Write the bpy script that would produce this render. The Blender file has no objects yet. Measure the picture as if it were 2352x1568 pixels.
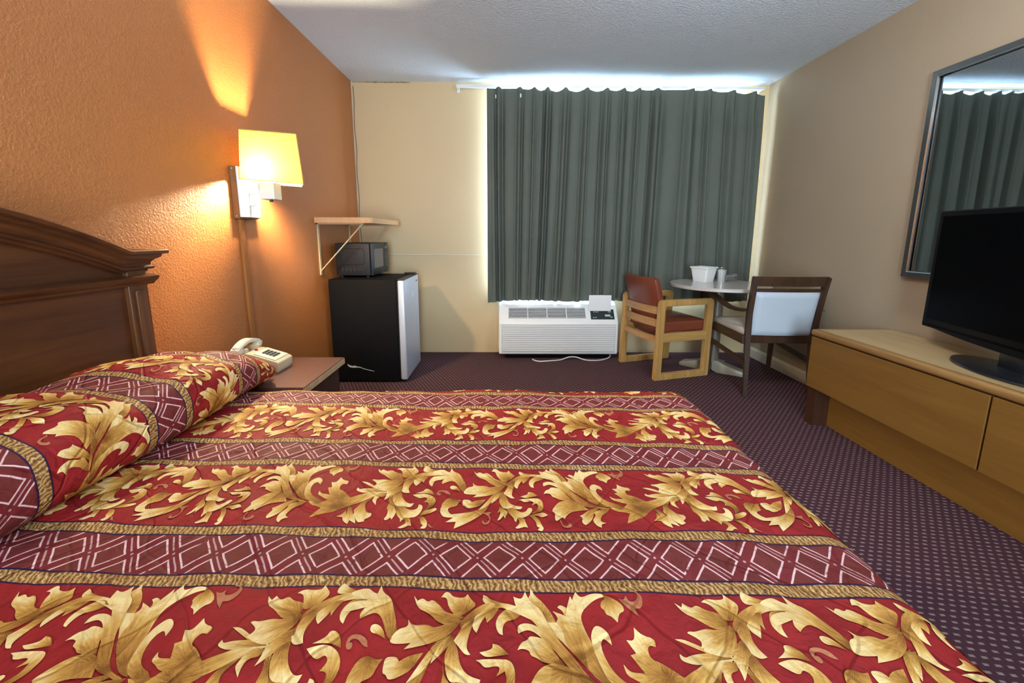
import bpy, bmesh, math, random
import numpy as np
from mathutils import Vector, Matrix, noise as mnoise
from mathutils.geometry import delaunay_2d_cdt

random.seed(7)
scene = bpy.context.scene
COL = scene.collection
PI = math.pi

# ------------------------------------------------------------------ camera
W, D, H, YF = 3.677, 3.846, 2.44, -2.3
cam_data = bpy.data.cameras.new('camera')
cam = bpy.data.objects.new('camera', cam_data)
COL.objects.link(cam)
cam_data.sensor_fit = 'HORIZONTAL'
cam_data.sensor_width = 36.0
cam_data.lens = 36.0 * 938.4 / 2352.0
cam_data.shift_y = -(784.0 - 695.2) / 2352.0
cam_data.clip_start = 0.02
R_ = Vector((0.99993703, -0.01038961, 0.00424095))
U_ = Vector((-0.00246672, 0.16517607, 0.98626101))
B_ = Vector((-0.01094737, -0.98620937, 0.16514004))
m = Matrix.Identity(4)
for i in range(3):
    m[i][0], m[i][1], m[i][2] = R_[i], U_[i], B_[i]
m[0][3], m[1][3], m[2][3] = 1.3695, 0.0, 1.1311
cam.matrix_world = m
scene.camera = cam

# ------------------------------------------------------------------ view, world and light
vs = scene.view_settings
scene.display_settings.display_device = 'sRGB'
vs.view_transform = 'Standard'
vs.look = 'None'
vs.gamma = 1.0
vs.use_curve_mapping = False
vs.exposure = 0.2

world = bpy.data.worlds.new('world')
scene.world = world
world.use_nodes = True
wb = world.node_tree.nodes['Background']
wb.inputs[0].default_value = (0.78, 0.9, 1.0, 1)
wb.inputs[1].default_value = 6.0


def area_light(name, loc, rot, sx, sy, power, color):
    l = bpy.data.lights.new(name, 'AREA')
    l.shape = 'RECTANGLE'
    l.size, l.size_y = sx, sy
    l.energy = power
    l.color = color
    o = bpy.data.objects.new(name, l)
    o.location = loc
    o.rotation_euler = rot
    COL.objects.link(o)
    return o


# daylight pressing through the window behind the curtain
area_light('daylight', (2.36, D + 0.45, 1.42), (PI / 2, 0, PI), 2.5, 2.0, 380, (0.48, 0.74, 1.0))
# an added, unseen fill light follows after the doorway
# daylight entering through the open doorway behind the camera
area_light('doorway_daylight', (1.45, YF + 0.02, 1.12), (PI / 2, 0, 0), 1.0, 2.0, 150, (0.66, 0.84, 1.0))
rl = bpy.data.lights.new('added_room_fill', 'POINT')  # added point fill below the ceiling, out of view, belongs to no lamp
rl.energy, rl.color, rl.shadow_soft_size = 32, (0.95, 0.97, 1.0), 0.14
rlo = bpy.data.objects.new('added_room_fill', rl)
rlo.location = (2.45, 1.45, 2.12)
COL.objects.link(rlo)

# ------------------------------------------------------------------ helpers
def set_props(o, label=None, cat=None, group=None, kind=None):
    if label: o['label'] = label
    if cat: o['category'] = cat
    if group: o['group'] = group
    if kind: o['kind'] = kind
    return o


def thing(name, label, cat, loc=(0, 0, 0), rotz=0.0, group=None):
    o = bpy.data.objects.new(name, None)
    o.empty_display_size = 0.05
    o.location = loc
    o.rotation_euler = (0, 0, rotz)
    COL.objects.link(o)
    return set_props(o, label, cat, group)


def obj(name, bm, mats, parent=None, smooth=False, world=False, label=None):
    """world=True: vertices are in world space, the parent is an unrotated Empty."""
    if isinstance(bm, bmesh.types.BMesh):
        if smooth:
            for f in bm.faces:
                f.smooth = True
        me = bpy.data.meshes.new(name)
        bm.to_mesh(me)
        bm.free()
    else:
        me = bm
        me.name = name
    if not isinstance(mats, (list, tuple)):
        mats = [mats]
    for mm in mats:
        me.materials.append(mm)
    o = bpy.data.objects.new(name, me)
    COL.objects.link(o)
    if parent:
        o.parent = parent
        if world:
            p = parent
            off = Vector((0, 0, 0))
            while p:
                off += p.location
                p = p.parent
            me.transform(Matrix.Translation(-off))
    if smooth:
        try:
            me.set_sharp_from_angle(angle=math.radians(38))
        except Exception:
            pass
    if label: o['label'] = label
    return o


def NB():
    return bmesh.new()


def bx(bm, x0, x1, y0, y1, z0, z1, bev=0.0, seg=2, M=None):
    g = bmesh.ops.create_cube(bm, size=1.0)
    vs_ = g['verts']
    for v in vs_:
        v.co = Vector(((x0 + x1) / 2 + v.co.x * (x1 - x0), (y0 + y1) / 2 + v.co.y * (y1 - y0), (z0 + z1) / 2 + v.co.z * (z1 - z0)))
    if bev > 0:
        es = list({e for v in vs_ for e in v.link_edges})
        r = bmesh.ops.bevel(bm, geom=es, offset=bev, segments=seg, affect='EDGES', profile=0.5)
        vs_ = list({v for f in r['faces'] for v in f.verts} | {v for v in vs_ if v.is_valid})
    if M is not None:
        bmesh.ops.transform(bm, matrix=M, verts=[v for v in vs_ if v.is_valid])
    return bm


def tube(bm, pts, rad, n=12, caps=True, sq=None):
    """round (or sq=(a,b) rectangular) section swept along pts"""
    pts = [Vector(p) for p in pts]
    rs = rad if isinstance(rad, (list, tuple)) else [rad] * len(pts)
    rings = []
    up = Vector((0, 0, 1))
    for i, p in enumerate(pts):
        t = (pts[min(i + 1, len(pts) - 1)] - pts[max(i - 1, 0)]).normalized()
        a = t.cross(up)
        if a.length < 1e-3:
            a = t.cross(Vector((1, 0, 0)))
        a.normalize()
        b = a.cross(t).normalized()
        up = b
        if sq:
            ring = [bm.verts.new(p + a * sq[0] * sx * rs[i] + b * sq[1] * sy * rs[i]) for sx, sy in ((-.5, -.5), (.5, -.5), (.5, .5), (-.5, .5))]
        else:
            ring = [bm.verts.new(p + (a * math.cos(2 * PI * k / n) + b * math.sin(2 * PI * k / n)) * rs[i]) for k in range(n)]
        rings.append(ring)
    k_ = len(rings[0])
    for i in range(len(rings) - 1):
        for k in range(k_):
            bm.faces.new((rings[i][k], rings[i][(k + 1) % k_], rings[i + 1][(k + 1) % k_], rings[i + 1][k]))
    if caps:
        bm.faces.new(rings[0][::-1])
        bm.faces.new(rings[-1])
    bmesh.ops.recalc_face_normals(bm, faces=bm.faces[:])
    return bm


def lathe(bm, prof, n=32, c=(0, 0), sx=1, sy=1):
    rings = []
    for r, z in prof:
        if r < 1e-5:
            rings.append([bm.verts.new((c[0], c[1], z))])
        else:
            rings.append([bm.verts.new((c[0] + r * sx * math.cos(2 * PI * k / n), c[1] + r * sy * math.sin(2 * PI * k / n), z)) for k in range(n)])
    for a, b in zip(rings, rings[1:]):
        for k in range(n):
            k2 = (k + 1) % n
            if len(a) == 1 and len(b) > 1: bm.faces.new((a[0], b[k2], b[k]))
            elif len(b) == 1 and len(a) > 1: bm.faces.new((a[k], a[k2], b[0]))
            elif len(a) > 1: bm.faces.new((a[k], a[k2], b[k2], b[k]))
    bmesh.ops.recalc_face_normals(bm, faces=bm.faces[:])
    return bm


def prism(bm, poly, axis, a0, a1, bev=0.0, seg=2):
    """extrude a 2-D outline along an axis: 'x' -> (y,z), 'y' -> (x,z), 'z' -> (x,y)"""
    def P(p, a):
        return {'x': (a, p[0], p[1]), 'y': (p[0], a, p[1]), 'z': (p[0], p[1], a)}[axis]
    A = [bm.verts.new(P(p, a0)) for p in poly]
    B = [bm.verts.new(P(p, a1)) for p in poly]
    fs = [bm.faces.new(A), bm.faces.new(B[::-1])]
    n = len(poly)
    for i in range(n):
        fs.append(bm.faces.new((A[i], B[i], B[(i + 1) % n], A[(i + 1) % n])))
    bmesh.ops.recalc_face_normals(bm, faces=fs)
    if bev:
        es = list({e for f in fs for e in f.edges})
        bmesh.ops.bevel(bm, geom=es, offset=bev, segments=seg, affect='EDGES', profile=0.5)
    return bm


def arc(cx, cy, r, a0, a1, n=8):
    return [(cx + r * math.cos(math.radians(a0 + (a1 - a0) * i / n)), cy + r * math.sin(math.radians(a0 + (a1 - a0) * i / n))) for i in range(n + 1)]


# ------------------------------------------------------------------ materials
class NT:
    def __init__(self, name):
        self.m = bpy.data.materials.new(name)
        self.m.use_nodes = True
        self.t = self.m.node_tree
        self.t.nodes.clear()
        self.out = self.t.nodes.new('ShaderNodeOutputMaterial')

    def n(self, kind, **kw):
        nd = self.t.nodes.new('ShaderNode' + kind)
        for k, v in kw.items():
            setattr(nd, k, v)
        return nd

    def link(self, a, b):
        self.t.links.new(a, b)

    def val(self, sock, v):
        if hasattr(v, 'is_linked') or isinstance(v, bpy.types.NodeSocket):
            self.link(v, sock)
        else:
            sock.default_value = v

    def math(self, op, a, b=0.0, c=0.0, clamp=False):
        nd = self.n('Math', operation=op, use_clamp=clamp)
        self.val(nd.inputs[0], a)
        self.val(nd.inputs[1], b)
        if op in ('MULTIPLY_ADD', 'WRAP', 'SMOOTH_MIN', 'COMPARE'):
            self.val(nd.inputs[2], c)
        return nd.outputs[0]

    def step(self, x, lo, hi):
        nd = self.n('MapRange', interpolation_type='SMOOTHSTEP')
        self.val(nd.inputs[0], x)
        nd.inputs[1].default_value, nd.inputs[2].default_value = lo, hi
        return nd.outputs[0]

    def mix(self, f, a, b, blend='MIX'):
        nd = self.n('Mix', data_type='RGBA', blend_type=blend)
        self.val(nd.inputs[0], f)
        self.val(nd.inputs[6], a if isinstance(a, bpy.types.NodeSocket) else (*a[:3], 1))
        self.val(nd.inputs[7], b if isinstance(b, bpy.types.NodeSocket) else (*b[:3], 1))
        return nd.outputs[2]

    def coord(self, kind='Object', scale=(1, 1, 1), rot=(0, 0, 0)):
        tc = self.n('TexCoord')
        mp = self.n('Mapping')
        mp.inputs['Scale'].default_value = scale
        mp.inputs['Rotation'].default_value = rot
        self.link(tc.outputs[kind], mp.inputs[0])
        return mp.outputs[0]

    def noise(self, vec, scale, detail=3.0, rough=0.55, dist=0.0):
        nd = self.n('TexNoise')
        self.link(vec, nd.inputs['Vector'])
        nd.inputs['Scale'].default_value = scale
        nd.inputs['Detail'].default_value = detail
        nd.inputs['Roughness'].default_value = rough
        nd.inputs['Distortion'].default_value = dist
        return nd.outputs['Fac']

    def ramp(self, f, stops, interp='LINEAR'):
        nd = self.n('ValToRGB')
        cr = nd.color_ramp
        cr.interpolation = interp
        while len(cr.elements) < len(stops):
            cr.elements.new(0.5)
        for e, (p, c) in zip(cr.elements, stops):
            e.position = p
            e.color = (*c[:3], 1)
        self.val(nd.inputs[0], f)
        return nd.outputs[0]

    def bump(self, h, strength=0.3, dist=0.01):
        nd = self.n('Bump')
        nd.inputs['Strength'].default_value = strength
        nd.inputs['Distance'].default_value = dist
        self.link(h, nd.inputs['Height'])
        return nd.outputs[0]

    def pbsdf(self, color, rough=0.5, metal=0.0, normal=None, spec=0.5, **kw):
        p = self.n('BsdfPrincipled')
        self.val(p.inputs['Base Color'], color if isinstance(color, bpy.types.NodeSocket) else (*color[:3], 1))
        self.val(p.inputs['Roughness'], rough)
        p.inputs['Metallic'].default_value = metal
        p.inputs['Specular IOR Level'].default_value = spec
        if normal is not None:
            self.link(normal, p.inputs['Normal'])
        for k, v in kw.items():
            p.inputs[k].default_value = v
        self.link(p.outputs[0], self.out.inputs[0])
        return p


def plain(name, color, rough=0.5, metal=0.0, spec=0.5, nscale=0, nstr=0.15, bscale=0, bstr=0.2, bdist=0.002, **kw):
    t = NT(name)
    col = color
    v = t.coord()
    if nscale:
        f = t.noise(v, nscale, 4)
        col = t.mix(f, tuple(c * (1 - nstr) for c in color), tuple(min(1, c * (1 + nstr)) for c in color))
    nrm = t.bump(t.noise(v, bscale, 3), bstr, bdist) if bscale else None
    t.pbsdf(col, rough, metal, nrm, spec, **kw)
    return t.m


def wood(name, dark, light, axis, scale=14, rough=0.4, streak=0.06, spec=0.5):
    t = NT(name)
    sc = [1, 1, 1]
    sc['xyz'.index(axis)] = streak
    v = t.coord('Object', tuple(sc))
    a = t.noise(v, scale, 5, 0.6, 1.2)
    b = t.noise(v, scale * 7, 3, 0.6)
    f = t.math('MULTIPLY_ADD', b, 0.35, t.math('MULTIPLY', a, 0.75))
    c = t.ramp(f, [(0.32, dark), (0.72, light)])
    t.pbsdf(c, rough, 0, t.bump(b, 0.08, 0.001), spec)
    return t.m


def painted_wall(name, base, var, rough, texscale, strength, dist, spec=0.5):
    t = NT(name)
    v = t.coord('Object')
    big = t.noise(v, 1.7, 3)
    c = t.mix(t.math('MULTIPLY', big, var), base, tuple(x * 0.72 for x in base))
    n1 = t.noise(v, texscale, 4, 0.55, 0.6)
    n2 = t.noise(v, texscale * 0.35, 2)
    h = t.math('ADD', t.step(n1, 0.35, 0.7), t.math('MULTIPLY', n2, 0.5))
    t.pbsdf(c, rough, 0, t.bump(h, strength, dist), spec)
    return t.m


M = {}
M['wall_left'] = painted_wall('terracotta_paint', (0.50, 0.178, 0.050), 0.5, 0.40, 100, 0.40, 0.004)
M['wall_cream'] = painted_wall('cream_paint', (0.72, 0.54, 0.30), 0.5, 0.55, 80, 0.10, 0.002)
M['wall_tan'] = painted_wall('tan_paint', (0.42, 0.325, 0.215), 0.4, 0.6, 90, 0.12, 0.002)
M['ceiling'] = painted_wall('popcorn_ceiling', (0.76, 0.85, 0.93), 0.3, 0.8, 75, 0.55, 0.006, 0.2)
M['trim'] = plain('cream_trim_paint', (0.66, 0.60, 0.46), 0.45, nscale=8)
M['white_frame'] = plain('white_window_frame', (0.8, 0.82, 0.82), 0.4)
M['beige_plastic'] = plain('ivory_plastic', (0.66, 0.60, 0.42), 0.35, spec=0.5, nscale=30, nstr=0.05)
M['ivory_light'] = plain('pale_ivory_plastic', (0.80, 0.78, 0.64), 0.35)
M['dark_key'] = plain('dark_grey_key', (0.05, 0.055, 0.06), 0.4)
M['red_plastic'] = plain('red_lens', (0.5, 0.02, 0.02), 0.25)
M['headboard'] = wood('dark_cherry_wood', (0.036, 0.011, 0.004), (0.105, 0.034, 0.010), 'y', 12, 0.33)
M['headboard_v'] = wood('dark_cherry_wood_upright', (0.045, 0.015, 0.005), (0.13, 0.046, 0.012), 'z', 12, 0.33)
M['oak'] = wood('light_oak', (0.34, 0.17, 0.045), (0.60, 0.36, 0.115), 'z', 16, 0.4)
M['oak_x'] = wood('light_oak_rail', (0.34, 0.17, 0.045), (0.60, 0.36, 0.115), 'x', 16, 0.4)
M['oak_y'] = wood('light_oak_slat', (0.36, 0.17, 0.05), (0.60, 0.33, 0.12), 'y', 16, 0.4)
M['walnut'] = wood('dark_walnut', (0.026, 0.011, 0.005), (0.066, 0.030, 0.014), 'z', 14, 0.38)
M['walnut_x'] = wood('dark_walnut_rail', (0.026, 0.011, 0.005), (0.066, 0.030, 0.014), 'x', 14, 0.38)
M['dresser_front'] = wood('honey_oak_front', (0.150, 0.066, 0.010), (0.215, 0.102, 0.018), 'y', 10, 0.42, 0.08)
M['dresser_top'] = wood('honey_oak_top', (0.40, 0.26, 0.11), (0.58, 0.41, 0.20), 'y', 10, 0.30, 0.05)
M['dresser_edge'] = wood('oak_edge', (0.22, 0.105, 0.028), (0.38, 0.21, 0.07), 'y', 12, 0.34, 0.08)
M['dresser_leg'] = wood('dresser_leg_wood', (0.040, 0.014, 0.006), (0.062, 0.022, 0.009), 'z', 10, 0.6, spec=0.2)
M['ns_top'] = wood('mahogany_laminate', (0.110, 0.050, 0.040), (0.175, 0.084, 0.068), 'y', 16, 0.3, 0.05)
M['ns_body'] = wood('dark_mahogany', (0.03, 0.013, 0.010), (0.06, 0.026, 0.018), 'z', 10, 0.6, spec=0.2)
M['ns_edge'] = plain('worn_edge_strip', (0.46, 0.34, 0.19), 0.5, nscale=25, nstr=0.4)
M['shelf_wood'] = wood('pale_wood_edge', (0.58, 0.31, 0.13), (0.72, 0.43, 0.22), 'y', 10, 0.45)
M['bracket'] = plain('cream_bracket_paint', (0.56, 0.44, 0.26), 0.45)
M['black_gloss'] = plain('black_enamel', (0.006, 0.006, 0.007), 0.6, nscale=20, nstr=0.2, spec=0.06)
M['black_plastic'] = plain('black_plastic', (0.013, 0.012, 0.015), 0.42, spec=0.3)
M['vent_black'] = plain('vent_black', (0.006, 0.006, 0.006), 0.7)
M['silver'] = plain('silver_door_paint', (0.58, 0.64, 0.76), 0.34, 0.3, bscale=300, bstr=0.05)
M['silver_edge'] = plain('silver_edge', (0.72, 0.76, 0.80), 0.3, 0.2)
M['mw_window'] = plain('microwave_window', (0.06, 0.065, 0.08), 0.08, spec=0.9)
M['scuff'] = plain('pale_scuff', (0.5, 0.53, 0.56), 0.6)
M['sticker'] = plain('white_sticker', (0.78, 0.80, 0.82), 0.5)
M['white_metal'] = plain('white_enamel', (0.82, 0.82, 0.78), 0.3)
M['brown_block'] = wood('brown_lamp_wood', (0.17, 0.075, 0.028), (0.28, 0.13, 0.05), 'z', 12, 0.8, spec=0.1)
M['raceway'] = wood('raceway_wood', (0.28, 0.10, 0.025), (0.42, 0.17, 0.05), 'z', 10, 0.7, spec=0.12)
M['ac_white'] = plain('ac_white_plastic', (0.90, 0.91, 0.90), 0.38, nscale=10, nstr=0.04)
M['ac_dark'] = plain('ac_louvre_shade', (0.02, 0.02, 0.02), 0.6)
M['ac_grey'] = plain('ac_grey_marking', (0.55, 0.56, 0.57), 0.5)
M['panel_dark'] = plain('control_panel_dark', (0.02, 0.035, 0.033), 0.25)
M['panel_mark'] = plain('control_panel_marks', (0.45, 0.5, 0.5), 0.4)
M['leather'] = plain('oxblood_vinyl', (0.20, 0.048, 0.022), 0.36, nscale=7, nstr=0.25, bscale=220, bstr=0.15, bdist=0.001)
M['white_vinyl'] = plain('white_upholstery', (0.48, 0.54, 0.59), 0.5, nscale=5, nstr=0.04, bscale=260, bstr=0.15, bdist=0.001)
M['cream_vinyl'] = plain('cream_upholstery', (0.62, 0.58, 0.50), 0.5, bscale=260, bstr=0.1, bdist=0.001)
M['table_top'] = plain('speckled_laminate', (0.58, 0.54, 0.50), 0.16, nscale=60, nstr=0.08)
M['table_edge'] = plain('table_edge_band', (0.60, 0.52, 0.46), 0.4)
M['pedestal'] = plain('cream_pedestal_metal', (0.17, 0.14, 0.10), 0.35)
M['foot_pale'] = plain('pale_foot_paint', (0.30, 0.265, 0.20), 0.35)
M['bucket'] = plain('white_bucket_plastic', (0.84, 0.83, 0.78), 0.3)
M['mirror_glass'] = plain('mirror_silver', (0.46, 0.49, 0.50), 0.015, 1.0)
M['mirror_frame'] = plain('pewter_frame', (0.16, 0.17, 0.17), 0.28, 0.8)
M['chrome'] = plain('chrome_strip', (0.75, 0.77, 0.78), 0.16, 1.0)
M['tv_black'] = plain('tv_black_plastic', (0.003, 0.003, 0.004), 0.42, spec=0.12)
M['tv_screen'] = plain('tv_screen', (0.0015, 0.0015, 0.002), 0.35, spec=0.04)
M['tv_base'] = plain('tv_base_gloss', (0.012, 0.013, 0.016), 0.25)
M['cord_white'] = plain('white_cable', (0.72, 0.70, 0.68), 0.45)
M['wire_brown'] = plain('brown_wire', (0.20, 0.11, 0.07), 0.5)
M['rod'] = plain('white_track_metal', (0.78, 0.80, 0.80), 0.35)
M['mattress'] = plain('mattress_ticking', (0.62, 0.60, 0.56), 0.8, nscale=20)
M['stain'] = plain('stained_caulk', (0.33, 0.22, 0.10), 0.7, nscale=20, nstr=0.5)
M['ground'] = plain('pale_outdoor_ground', (0.5, 0.5, 0.5), 0.9)


def shade_mat():
    t = NT('yellow_lamp_shade')
    v = t.coord('Object', (60, 60, 4))
    n = t.noise(v, 3, 3)
    d = t.n('BsdfDiffuse')
    d.inputs[0].default_value = (0.80, 0.68, 0.30, 1)
    tr = t.n('BsdfTranslucent')
    t.link(t.mix(n, (0.36, 0.205, 0.008), (0.41, 0.245, 0.012)), tr.inputs[0])
    a = t.n('AddShader')
    t.link(d.outputs[0], a.inputs[0])
    t.link(tr.outputs[0], a.inputs[1])
    mx = t.n('MixShader')
    mx.inputs[0].default_value = 0.55
    t.link(d.outputs[0], mx.inputs[1])
    t.link(tr.outputs[0], mx.inputs[2])
    t.link(mx.outputs[0], t.out.inputs[0])
    return t.m


M['shade'] = shade_mat()
M['shade_trim'] = plain('gold_shade_trim', (0.55, 0.40, 0.10), 0.5)


def glass_mat(name, tint=(1, 1, 1), gloss=0.08):
    t = NT(name)
    a = t.n('BsdfTransparent')
    a.inputs[0].default_value = (*tint, 1)
    b = t.n('BsdfGlossy')
    b.inputs['Roughness'].default_value = 0.05
    x = t.n('MixShader')
    x.inputs[0].default_value = gloss
    t.link(a.outputs[0], x.inputs[1])
    t.link(b.outputs[0], x.inputs[2])
    t.link(x.outputs[0], t.out.inputs[0])
    return t.m


M['pane'] = glass_mat('window_glass')
M['clear_plastic'] = glass_mat('clear_plastic', (0.93, 0.94, 0.95), 0.22)


def bulb_mat():
    t = NT('lit_bulb')
    e = t.n('Emission')
    e.inputs[0].default_value = (1.0, 0.80, 0.50, 1)
    e.inputs[1].default_value = 3300
    t.link(e.outputs[0], t.out.inputs[0])
    return t.m


M['bulb'] = bulb_mat()


def carpet_mat():
    t = NT('maroon_dotted_carpet')
    v = t.coord('Object', (1, 1, 1), (0, 0, math.radians(8)))
    sep = t.n('SeparateXYZ')
    wob = t.n('TexNoise')
    t.link(v, wob.inputs['Vector'])
    wob.inputs['Scale'].default_value = 30
    add = t.n('VectorMath', operation='MULTIPLY_ADD')
    t.link(wob.outputs['Color'], add.inputs[0])
    add.inputs[1].default_value = (0.006, 0.006, 0)
    t.link(v, add.inputs[2])
    t.link(add.outputs[0], sep.inputs[0])
    px, py = 0.030, 0.021
    row = t.math('DIVIDE', sep.outputs[1], py)
    ri = t.math('FLOOR', row)
    off = t.math('MULTIPLY', t.math('MODULO', ri, 2.0), 0.5)
    fx = t.math('ABSOLUTE', t.math('SUBTRACT', t.math('FRACT', t.math('ADD', t.math('DIVIDE', sep.outputs[0], px), off)), 0.5))
    fy = t.math('ABSOLUTE', t.math('SUBTRACT', t.math('FRACT', row), 0.5))
    dx = t.math('SUBTRACT', 1.0, t.step(fx, 0.17, 0.30))
    dy = t.math('SUBTRACT', 1.0, t.step(fy, 0.11, 0.22))
    dot = t.math('MULTIPLY', dx, dy)
    fib = t.noise(v, 420, 2)
    base = t.mix(fib, (0.030, 0.014, 0.019), (0.092, 0.037, 0.050))
    spot = t.mix(fib, (0.14, 0.095, 0.095), (0.34, 0.25, 0.24))
    c = t.mix(dot, base, spot)
    h = t.math('ADD', t.math('MULTIPLY', dot, 0.5), fib)
    t.pbsdf(c, 0.95, 0, t.bump(h, 0.5, 0.004), 0.1)
    return t.m


M['carpet'] = carpet_mat()

# --- bedspread print: u runs along the stripes (metres), v across them
PERIOD, V0 = 0.3445, 0.634


def quilt_bump(t, uv):
    n1 = t.noise(uv, 26, 3, 0.55, 0.5)
    n2 = t.noise(uv, 9, 2)
    wv = t.noise(uv, 900, 2)
    h = t.math('ADD', t.math('MULTIPLY', n1, 1.0), t.math('MULTIPLY', n2, 1.3))
    h = t.math('ADD', h, t.math('MULTIPLY', wv, 0.03))
    sp = t.n('SeparateXYZ')
    t.link(uv, sp.inputs[0])
    wl = t.math('MULTIPLY', t.noise(uv, 5, 2), 0.9)
    for sg in (1.0, -0.7):
        d = t.math('ADD', t.math('DIVIDE', sp.outputs[0], 0.17), t.math('ADD', t.math('MULTIPLY', sp.outputs[1], sg * 6.5), wl))
        a = t.math('ABSOLUTE', t.math('SUBTRACT', t.math('FRACT', d), 0.5))
        h = t.math('SUBTRACT', h, t.math('MULTIPLY', t.step(a, 0.455, 0.5), 0.42))
    return t.bump(h, 0.55, 0.012)


def spread_mat():
    t = NT('printed_bedspread')
    uvn = t.n('UVMap', uv_map='fabric')
    uv = uvn.outputs[0]
    wob = t.n('TexNoise')
    t.link(uv, wob.inputs['Vector'])
    wob.inputs['Scale'].default_value = 11
    wob.inputs['Detail'].default_value = 3
    add = t.n('VectorMath', operation='MULTIPLY_ADD')
    t.link(wob.outputs['Color'], add.inputs[0])
    add.inputs[1].default_value = (0.010, 0.012, 0)
    t.link(uv, add.inputs[2])
    sep = t.n('SeparateXYZ')
    t.link(add.outputs[0], sep.inputs[0])
    u = t.math('SUBTRACT', sep.outputs[0], 0.005)
    v = t.math('SUBTRACT', sep.outputs[1], 0.006 + V0)
    w = t.math('SUBTRACT', t.math('MULTIPLY', t.math('FRACT', t.math('ADD', t.math('DIVIDE', v, PERIOD), 0.5)), PERIOD), PERIOD / 2)
    aw = t.math('ABSOLUTE', w)
    # diamond lattice
    p = t.math('ADD', t.math('DIVIDE', u, 0.0775), t.math('DIVIDE', w, 0.089))
    q = t.math('SUBTRACT', t.math('DIVIDE', u, 0.0775), t.math('DIVIDE', w, 0.089))
    a = t.math('ABSOLUTE', t.math('SUBTRACT', t.math('FRACT', p), 0.5))
    b = t.math('ABSOLUTE', t.math('SUBTRACT', t.math('FRACT', q), 0.5))
    mx = t.math('MAXIMUM', a, b)
    sq = t.math('SUBTRACT', 1.0, t.step(t.math('ABSOLUTE', t.math('SUBTRACT', mx, 0.345)), 0.016, 0.034))
    thin = t.math('MULTIPLY', t.step(a, 0.468, 0.488), t.math('SUBTRACT', 1.0, t.step(b, 0.33, 0.37)))
    dot = t.math('MULTIPLY', t.step(a, 0.455, 0.475), t.step(b, 0.455, 0.475))
    line = t.math('MAXIMUM', sq, t.math('MULTIPLY', t.math('MAXIMUM', thin, dot), 0.6))
    brk = t.step(t.noise(uv, 60, 2), 0.28, 0.42)
    line = t.math('MULTIPLY', line, brk)
    mott = t.noise(uv, 45, 4)
    cell = t.math('SUBTRACT', 1.0, t.step(mx, 0.33, 0.36))
    dcol = t.mix(mott, (0.105, 0.012, 0.015), (0.215, 0.027, 0.026))
    dcol = t.mix(t.math('MULTIPLY', cell, 0.35), dcol, (0.13, 0.036, 0.026))
    dcol = t.mix(line, dcol, (0.72, 0.47, 0.46))
    # red ground
    red = t.mix(t.noise(uv, 14, 4), (0.175, 0.008, 0.013), (0.36, 0.022, 0.020))
    # twisted cord
    s = t.math('ADD', t.math('DIVIDE', u, 0.0088), t.math('MULTIPLY', w, 40.0))
    sj = t.math('ADD', s, t.math('MULTIPLY', t.noise(uv, 55, 4), 3.2))
    st = t.math('ABSOLUTE', t.math('SUBTRACT', t.math('FRACT', sj), 0.5))
    hi = t.noise(uv, 160, 2)
    rp = t.ramp(st, [(0.03, (0.085, 0.030, 0.016)), (0.13, (0.24, 0.11, 0.034)), (0.36, (0.36, 0.18, 0.052)), (0.47, (0.62, 0.42, 0.16))])
    rope = t.mix(t.step(hi, 0.50, 0.75), rp, t.mix(0.5, rp, (0.66, 0.46, 0.20)))
    navy = (0.026, 0.008, 0.036)
    r1, r2 = 0.0425, 0.0695
    c = t.mix(t.step(aw, r1 - 0.001, r1 + 0.0004), dcol, navy)
    c = t.mix(t.step(aw, r1 + 0.0025, r1 + 0.0045), c, rope)
    c = t.mix(t.step(aw, r2 - 0.0040, r2 - 0.0020), c, navy)
    c = t.mix(t.step(aw, r2 - 0.0004, r2 + 0.001), c, red)
    t.pbsdf(c, 0.62, 0, quilt_bump(t, uv), 0.15)
    return t.m


def leaf_mat():
    t = NT('printed_gold_leaf')
    uv = t.n('UVMap', uv_map='fabric').outputs[0]
    lf = t.n('UVMap', uv_map='leaf').outputs[0]
    mp = t.n('Mapping')
    t.link(lf, mp.inputs[0])
    mp.inputs['Scale'].default_value = (2.2, 26, 1)
    st = t.noise(mp.outputs[0], 1.0, 3, 0.6, 0.3)
    soft = t.noise(uv, 40, 3)
    sep = t.n('SeparateXYZ')
    t.link(lf, sep.inputs[0])
    f = t.math('ADD', sep.outputs[0], t.math('MULTIPLY', t.math('SUBTRACT', st, 0.5), 0.85))
    f = t.math('ADD', f, t.math('MULTIPLY', t.math('SUBTRACT', soft, 0.5), 0.4))
    c = t.ramp(f, [(0.02, (0.19, 0.070, 0.012)), (0.24, (0.40, 0.185, 0.036)), (0.52, (0.60, 0.34, 0.082)), (0.88, (0.80, 0.60, 0.27))])
    t.pbsdf(c, 0.62, 0, quilt_bump(t, uv), 0.15)
    return t.m


def faint_mat():
    t = NT('printed_faint_tendril')
    uv = t.n('UVMap', uv_map='fabric').outputs[0]
    c = t.mix(t.noise(uv, 60, 3), (0.30, 0.075, 0.03), (0.52, 0.22, 0.11))
    t.pbsdf(c, 0.62, 0, quilt_bump(t, uv), 0.15)
    return t.m


M['spread'] = spread_mat()
M['leaf'] = leaf_mat()
M['faint'] = faint_mat()


def curtain_mat():
    t = NT('grey_green_drape')
    v = t.coord('Object')
    n = t.noise(v, 3, 3)
    wv = t.noise(t.coord('Object', (1, 1, 1)), 500, 2)
    c = t.mix(n, (0.110, 0.123, 0.099), (0.148, 0.163, 0.135))
    t.pbsdf(c, 0.85, 0, t.bump(wv, 0.25, 0.001), 0.15)
    return t.m


M['curtain'] = curtain_mat()
M['lining'] = plain('white_lining', (0.80, 0.82, 0.84), 0.9)

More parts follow.
